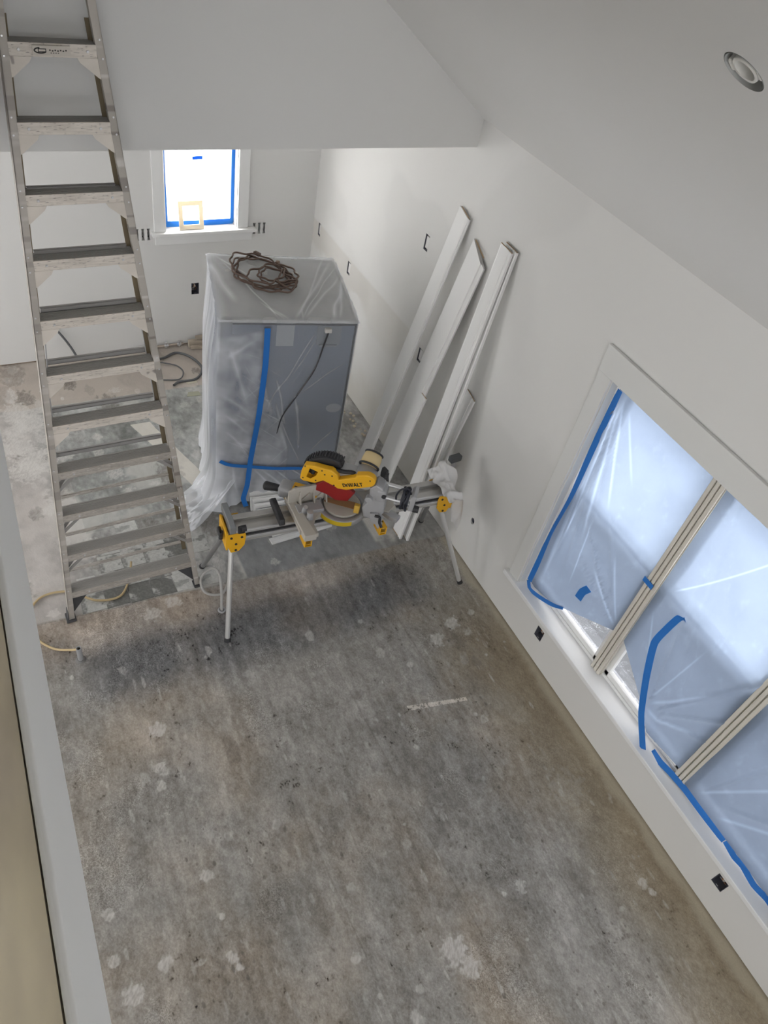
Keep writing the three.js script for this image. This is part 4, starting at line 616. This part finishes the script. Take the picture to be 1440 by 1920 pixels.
  for (const [t, w] of [[.235, -.035], [.185, .03]]) part('slide_rail', inA(rod(P0(.2, t, w), P0(.435, t, w), .0135, .0135, 20)), alu, saw);
  part('rail_end', [inA(ext(poly([[.41, .15], [.44, .15], [.445, .27], [.425, .275], [.41, .26]]), .11, .006).translate(0, 0, -.05))], castGrey, saw);
  part('rail_knob', [inA(rod(V(.44, .165, .04), V(.475, .165, .04), .024, .022, 12))], blackPlastic, saw);
  part('dust_bag', [(() => { const a = P3(.115, .325, -.05), b = P3(.13, .39, -.15); return new THREE.LatheGeometry([[.0, 0], [.05, 0], [.06, .01], [.06, .04], [.056, .07], [.05, .085], [0, .088]].map(p => new THREE.Vector2(...p)), 24).applyQuaternion(new THREE.Quaternion().setFromUnitVectors(V(0, 1, 0), b.clone().sub(a).normalize())).translate(a.x, a.y, a.z); })()], tanBag, saw, 'tan cloth dust bag');
  part('bag_ring', [(() => { const a = P3(.115, .325, -.05), b = P3(.13, .39, -.15), dr = b.clone().sub(a).normalize(); const q = new THREE.Quaternion().setFromUnitVectors(V(0, 0, 1), dr); return mg([new THREE.TorusGeometry(.06, .007, 8, 30).applyQuaternion(q).translate(a.x, a.y, a.z), new THREE.TorusGeometry(.055, .006, 8, 30).applyQuaternion(q).translate(a.x + dr.x * .082, a.y + dr.y * .082, a.z + dr.z * .082)]); })()], blackPlastic, saw);
  { const pts = []; for (let i = 0; i <= 120; i++) { const a = i / 120 * 2 * Math.PI * 5; pts.push(V(.378 + .018 * Math.sin(i * .31), .19 + .075 * Math.cos(a) * (1 - .12 * Math.sin(i * .17)), .0 + .055 * Math.sin(a) + .004 * Math.sin(i * .5))); } part('cord', [inA(new THREE.TubeGeometry(new THREE.CatmullRomCurve3(pts), 400, .0075, 7)), inA(tube([[.33, .17, .03], [.322, .23, .035], [.345, .285, .03], [.385, .29, .02], [.405, .25, .015]], .006, 30))], M(.018, .02, .03, .5), saw, 'black cord wound on the rails'); }
  function P0(s, t, w) { return V(s, t, w); }
}
{ // white cloth on the right end of the stand
  const N = 44, g = new THREE.PlaneGeometry(1, 1, N, N), p = g.attributes.position;
  const ctrl = (a, b) => { // a across the beam 0..1, b along the hang
    const x = mix(2.49, 2.66, b), z = mix(-3.02, -2.70, a); let y = .845 + .10 * Math.pow(Math.max(0, 1 - Math.hypot((a - .12) / .3, (b - .75) / .6)), 1.0); if (b > .68) y -= (b - .68) * 1.05 * sm(.15, .75, a); return [x + (b > .68 ? .0 : 0), y, z]; };
  for (let j = 0; j <= N; j++) for (let i = 0; i <= N; i++) { const a = i / N, b = j / N, q = ctrl(a, b), w = (fbm(a * 6 + 3, b * 5, 3) - .5) * .05 + .012 * Math.sin(a * 22 + 4 * fbm(a * 3, b * 3, 2)); const edge = .02 * (vnoise(a * 5, b * 5 + 9) - .5); p.setXYZ(j * (N + 1) + i, q[0] + w * .7 * sm(.5, 1, b) + edge, Math.max(q[1] + w * .8, .815 - (b > .68 ? .4 : 0)), q[2] + edge * 1.5); }
  g.computeVertexNormals();
  solo('rag', g, M(.74, .73, .72, .95, 0, { side: THREE.DoubleSide }), 'crumpled white rag draped over the right end of the saw stand', 'rag');
  const s = thing('stand_stop', 'dark grey end stop standing up behind the white rag', 'stop', [2.69, .80, -3.0], .1);
  part('post', lo(-.012, .012, -.02, .125, -.012, .012, .003), castGrey, s); part('head', lo(-.045, .045, .105, .15, -.022, .022, .006), M(.09, .095, .1, .5, .3), s);
}

// ---------- cables, pipes and scraps on the floor ----------
const cable = (pts, r, m, label, name = 'cable', n = 60) => solo(name, tube(pts, r, n, 8), m, label, 'cable');
const greyCable = M(.12, .125, .13, .6), tanCable = M(.52, .40, .22, .6);
cable([[1.30, .06, -5.78], [1.42, .02, -5.83], [1.56, .012, -5.90], [1.66, .012, -5.82], [1.72, .012, -5.62], [1.62, .012, -5.47], [1.46, .012, -5.46], [1.40, .03, -5.40]], .011, greyCable, 'thick grey cable curling over the floor between ladder and fridge');
cable([[1.30, .05, -5.76], [1.42, .02, -5.75], [1.51, .012, -5.70], [1.54, .012, -5.6], [1.48, .012, -5.50], [1.33, .012, -5.52]], .006, greyCable, 'thin grey cable loop inside the thick cable on the kitchen floor');
cable([[.55, .34, -6.03], [.60, .27, -6.0], [.66, .15, -5.99], [.71, .02, -5.97]], .01, greyCable, 'grey cable coming out of the back wall behind the ladder', 'cable', 24);
cable([[.105, .115, -2.87], [.06, .06, -2.92], [-.03, .012, -3.0], [-.11, .01, -3.12], [-.125, .01, -3.3], [-.03, .012, -3.42], [.12, .012, -3.42], [.30, .012, -3.28], [.44, .012, -3.27], [.53, .02, -3.4], [.57, .06, -3.5]], .0075, tanCable, 'tan cable looping from the floor conduit past the ladder foot', 'cable', 110);
{
  const c = thing('conduit', 'grey conduit stub sticking out of the floor near the ladder', 'pipe', [.108, 0, -2.87]);
  part('pipe', pipe(V(0, -.01, 0), V(0, .125, 0), .016, .012, 20), castGrey, c); part('collar', new THREE.CylinderGeometry(.022, .034, .01, 12).translate(0, .004, 0), M(.2, .195, .19, .9), c); part('hole', rod(V(0, .1, 0), V(0, .115, 0), .0118), dark, c);
}
{
  const c = thing('bent_pipe', 'thin grey bent pipe standing on the floor behind the left saw stand leg', 'pipe', [1.03, 0, -2.94]);
  part('pipe', tube([[0, .0, 0], [.0, .06, -.01], [.015, .14, -.06], [.03, .20, -.16], [.01, .16, -.25], [-.06, .06, -.27], [-.06, .012, -.18], [.04, .012, -.13], [.11, .05, -.19], [.12, .16, -.21]], .010, 90), M(.42, .41, .39, .5), c); part('fitting', [new THREE.TorusGeometry(.02, .008, 8, 20).rotateX(Math.PI / 2).translate(0, .009, .0)], castGrey, c);
}
{
  const s = thing('wood_scrap', 'grey wood offcuts with white strips piled at the foot of the back wall', 'scrap', [1.88, 0, -5.97], -.05);
  for (const [x, y, z, w, h, d, r] of [[0, .04, 0, .36, .07, .04, 0], [.05, .095, -.02, .32, .02, .05, .1], [-.02, .025, .05, .3, .03, .03, -.08], [.1, .12, 0, .2, .015, .03, .25]]) part('offcut', bx(0, 0, 0, w, h, d, .004).rotateY(r).translate(x, y, z), M(.42, .36, .29, .85), s);
  for (const x of [-.02, .06]) part('strip', tube([[x, .02, .07], [x + .01, .1, .05], [x + .03, .16, 0]], .008, 12), trimPaint, s);
}
{
  const s = thing('pipe_run', 'capped copper pipe run along the foot of the back wall', 'pipe', [1.5, 0, ZB + .03]);
  part('pipe', [rod(V(-.1, .03, 0), V(.16, .033, 0), .009)], M(.5, .42, .36, .5, .4), s); for (const x of [0, .12]) part('valve', [rod(V(x, .01, 0), V(x, .065, 0), .011), rod(V(x - .02, .03, .0), V(x + .02, .032, 0), .014)], alu, s);
  part('block', lo(-.3, -.1, .0, .05, -.015, .012, .004), paint, s);
}
cable([[2.08, 0.02, -5.98], [2.09, .2, -6.0], [2.075, .42, -6.02], [2.08, .6, -6.028]], .006, tanCable, 'tan cable rising up the back wall beside the fridge', 'cable', 24);
{ // scraps by the foot of the window wall
  const s = thing('bracket_scrap', 'bent pale metal strip on the floor by the window wall behind the saw', 'scrap', [2.70, 0, -4.02], .3);
  part('strip', tube([[-.06, .01, 0], [0, .03, .02], [.06, .012, 0], [.05, .01, .06], [-.05, .012, .07]], .008, 24), M(.55, .53, .48, .6), s); part('clip', lo(-.03, .03, .0, .012, .02, .035, .003), dark, s);
  const r = solo('plaster_rubble', mg([...Array(16)].map((_, i) => { const q = rr(.008, .025); return new THREE.DodecahedronGeometry(q).scale(1, .6, 1).rotateY(i).translate(2.83 - rr(0, .09), q * .5, -4.72 + i * .035 + rr(-.01, .01)); })), M(.5, .44, .34, .95), 'line of crumbled plaster at the foot of the window wall beside the fridge', 'rubble'); r.userData.kind = 'stuff';
  const p = solo('paper_scrap', ext(poly([[0, 0], [.09, .01], [.08, .05], [-.01, .04]]), .002).rotateX(-Math.PI / 2), M(.6, .56, .46, .9), 'small pale paper scrap beside the grey cable on the kitchen floor', 'paper'); p.position.set(1.53, .002, -5.42);
  const p2 = solo('paper_scrap', ext(poly([[0, 0], [.13, -.01], [.12, .05], [.03, .06]]), .002).rotateX(-Math.PI / 2), M(.36, .36, .27, .9), 'dull green scrap on the kitchen floor below the grey cable', 'paper'); p2.position.set(1.47, .002, -5.25);
}
renderer.render(scene, camera);
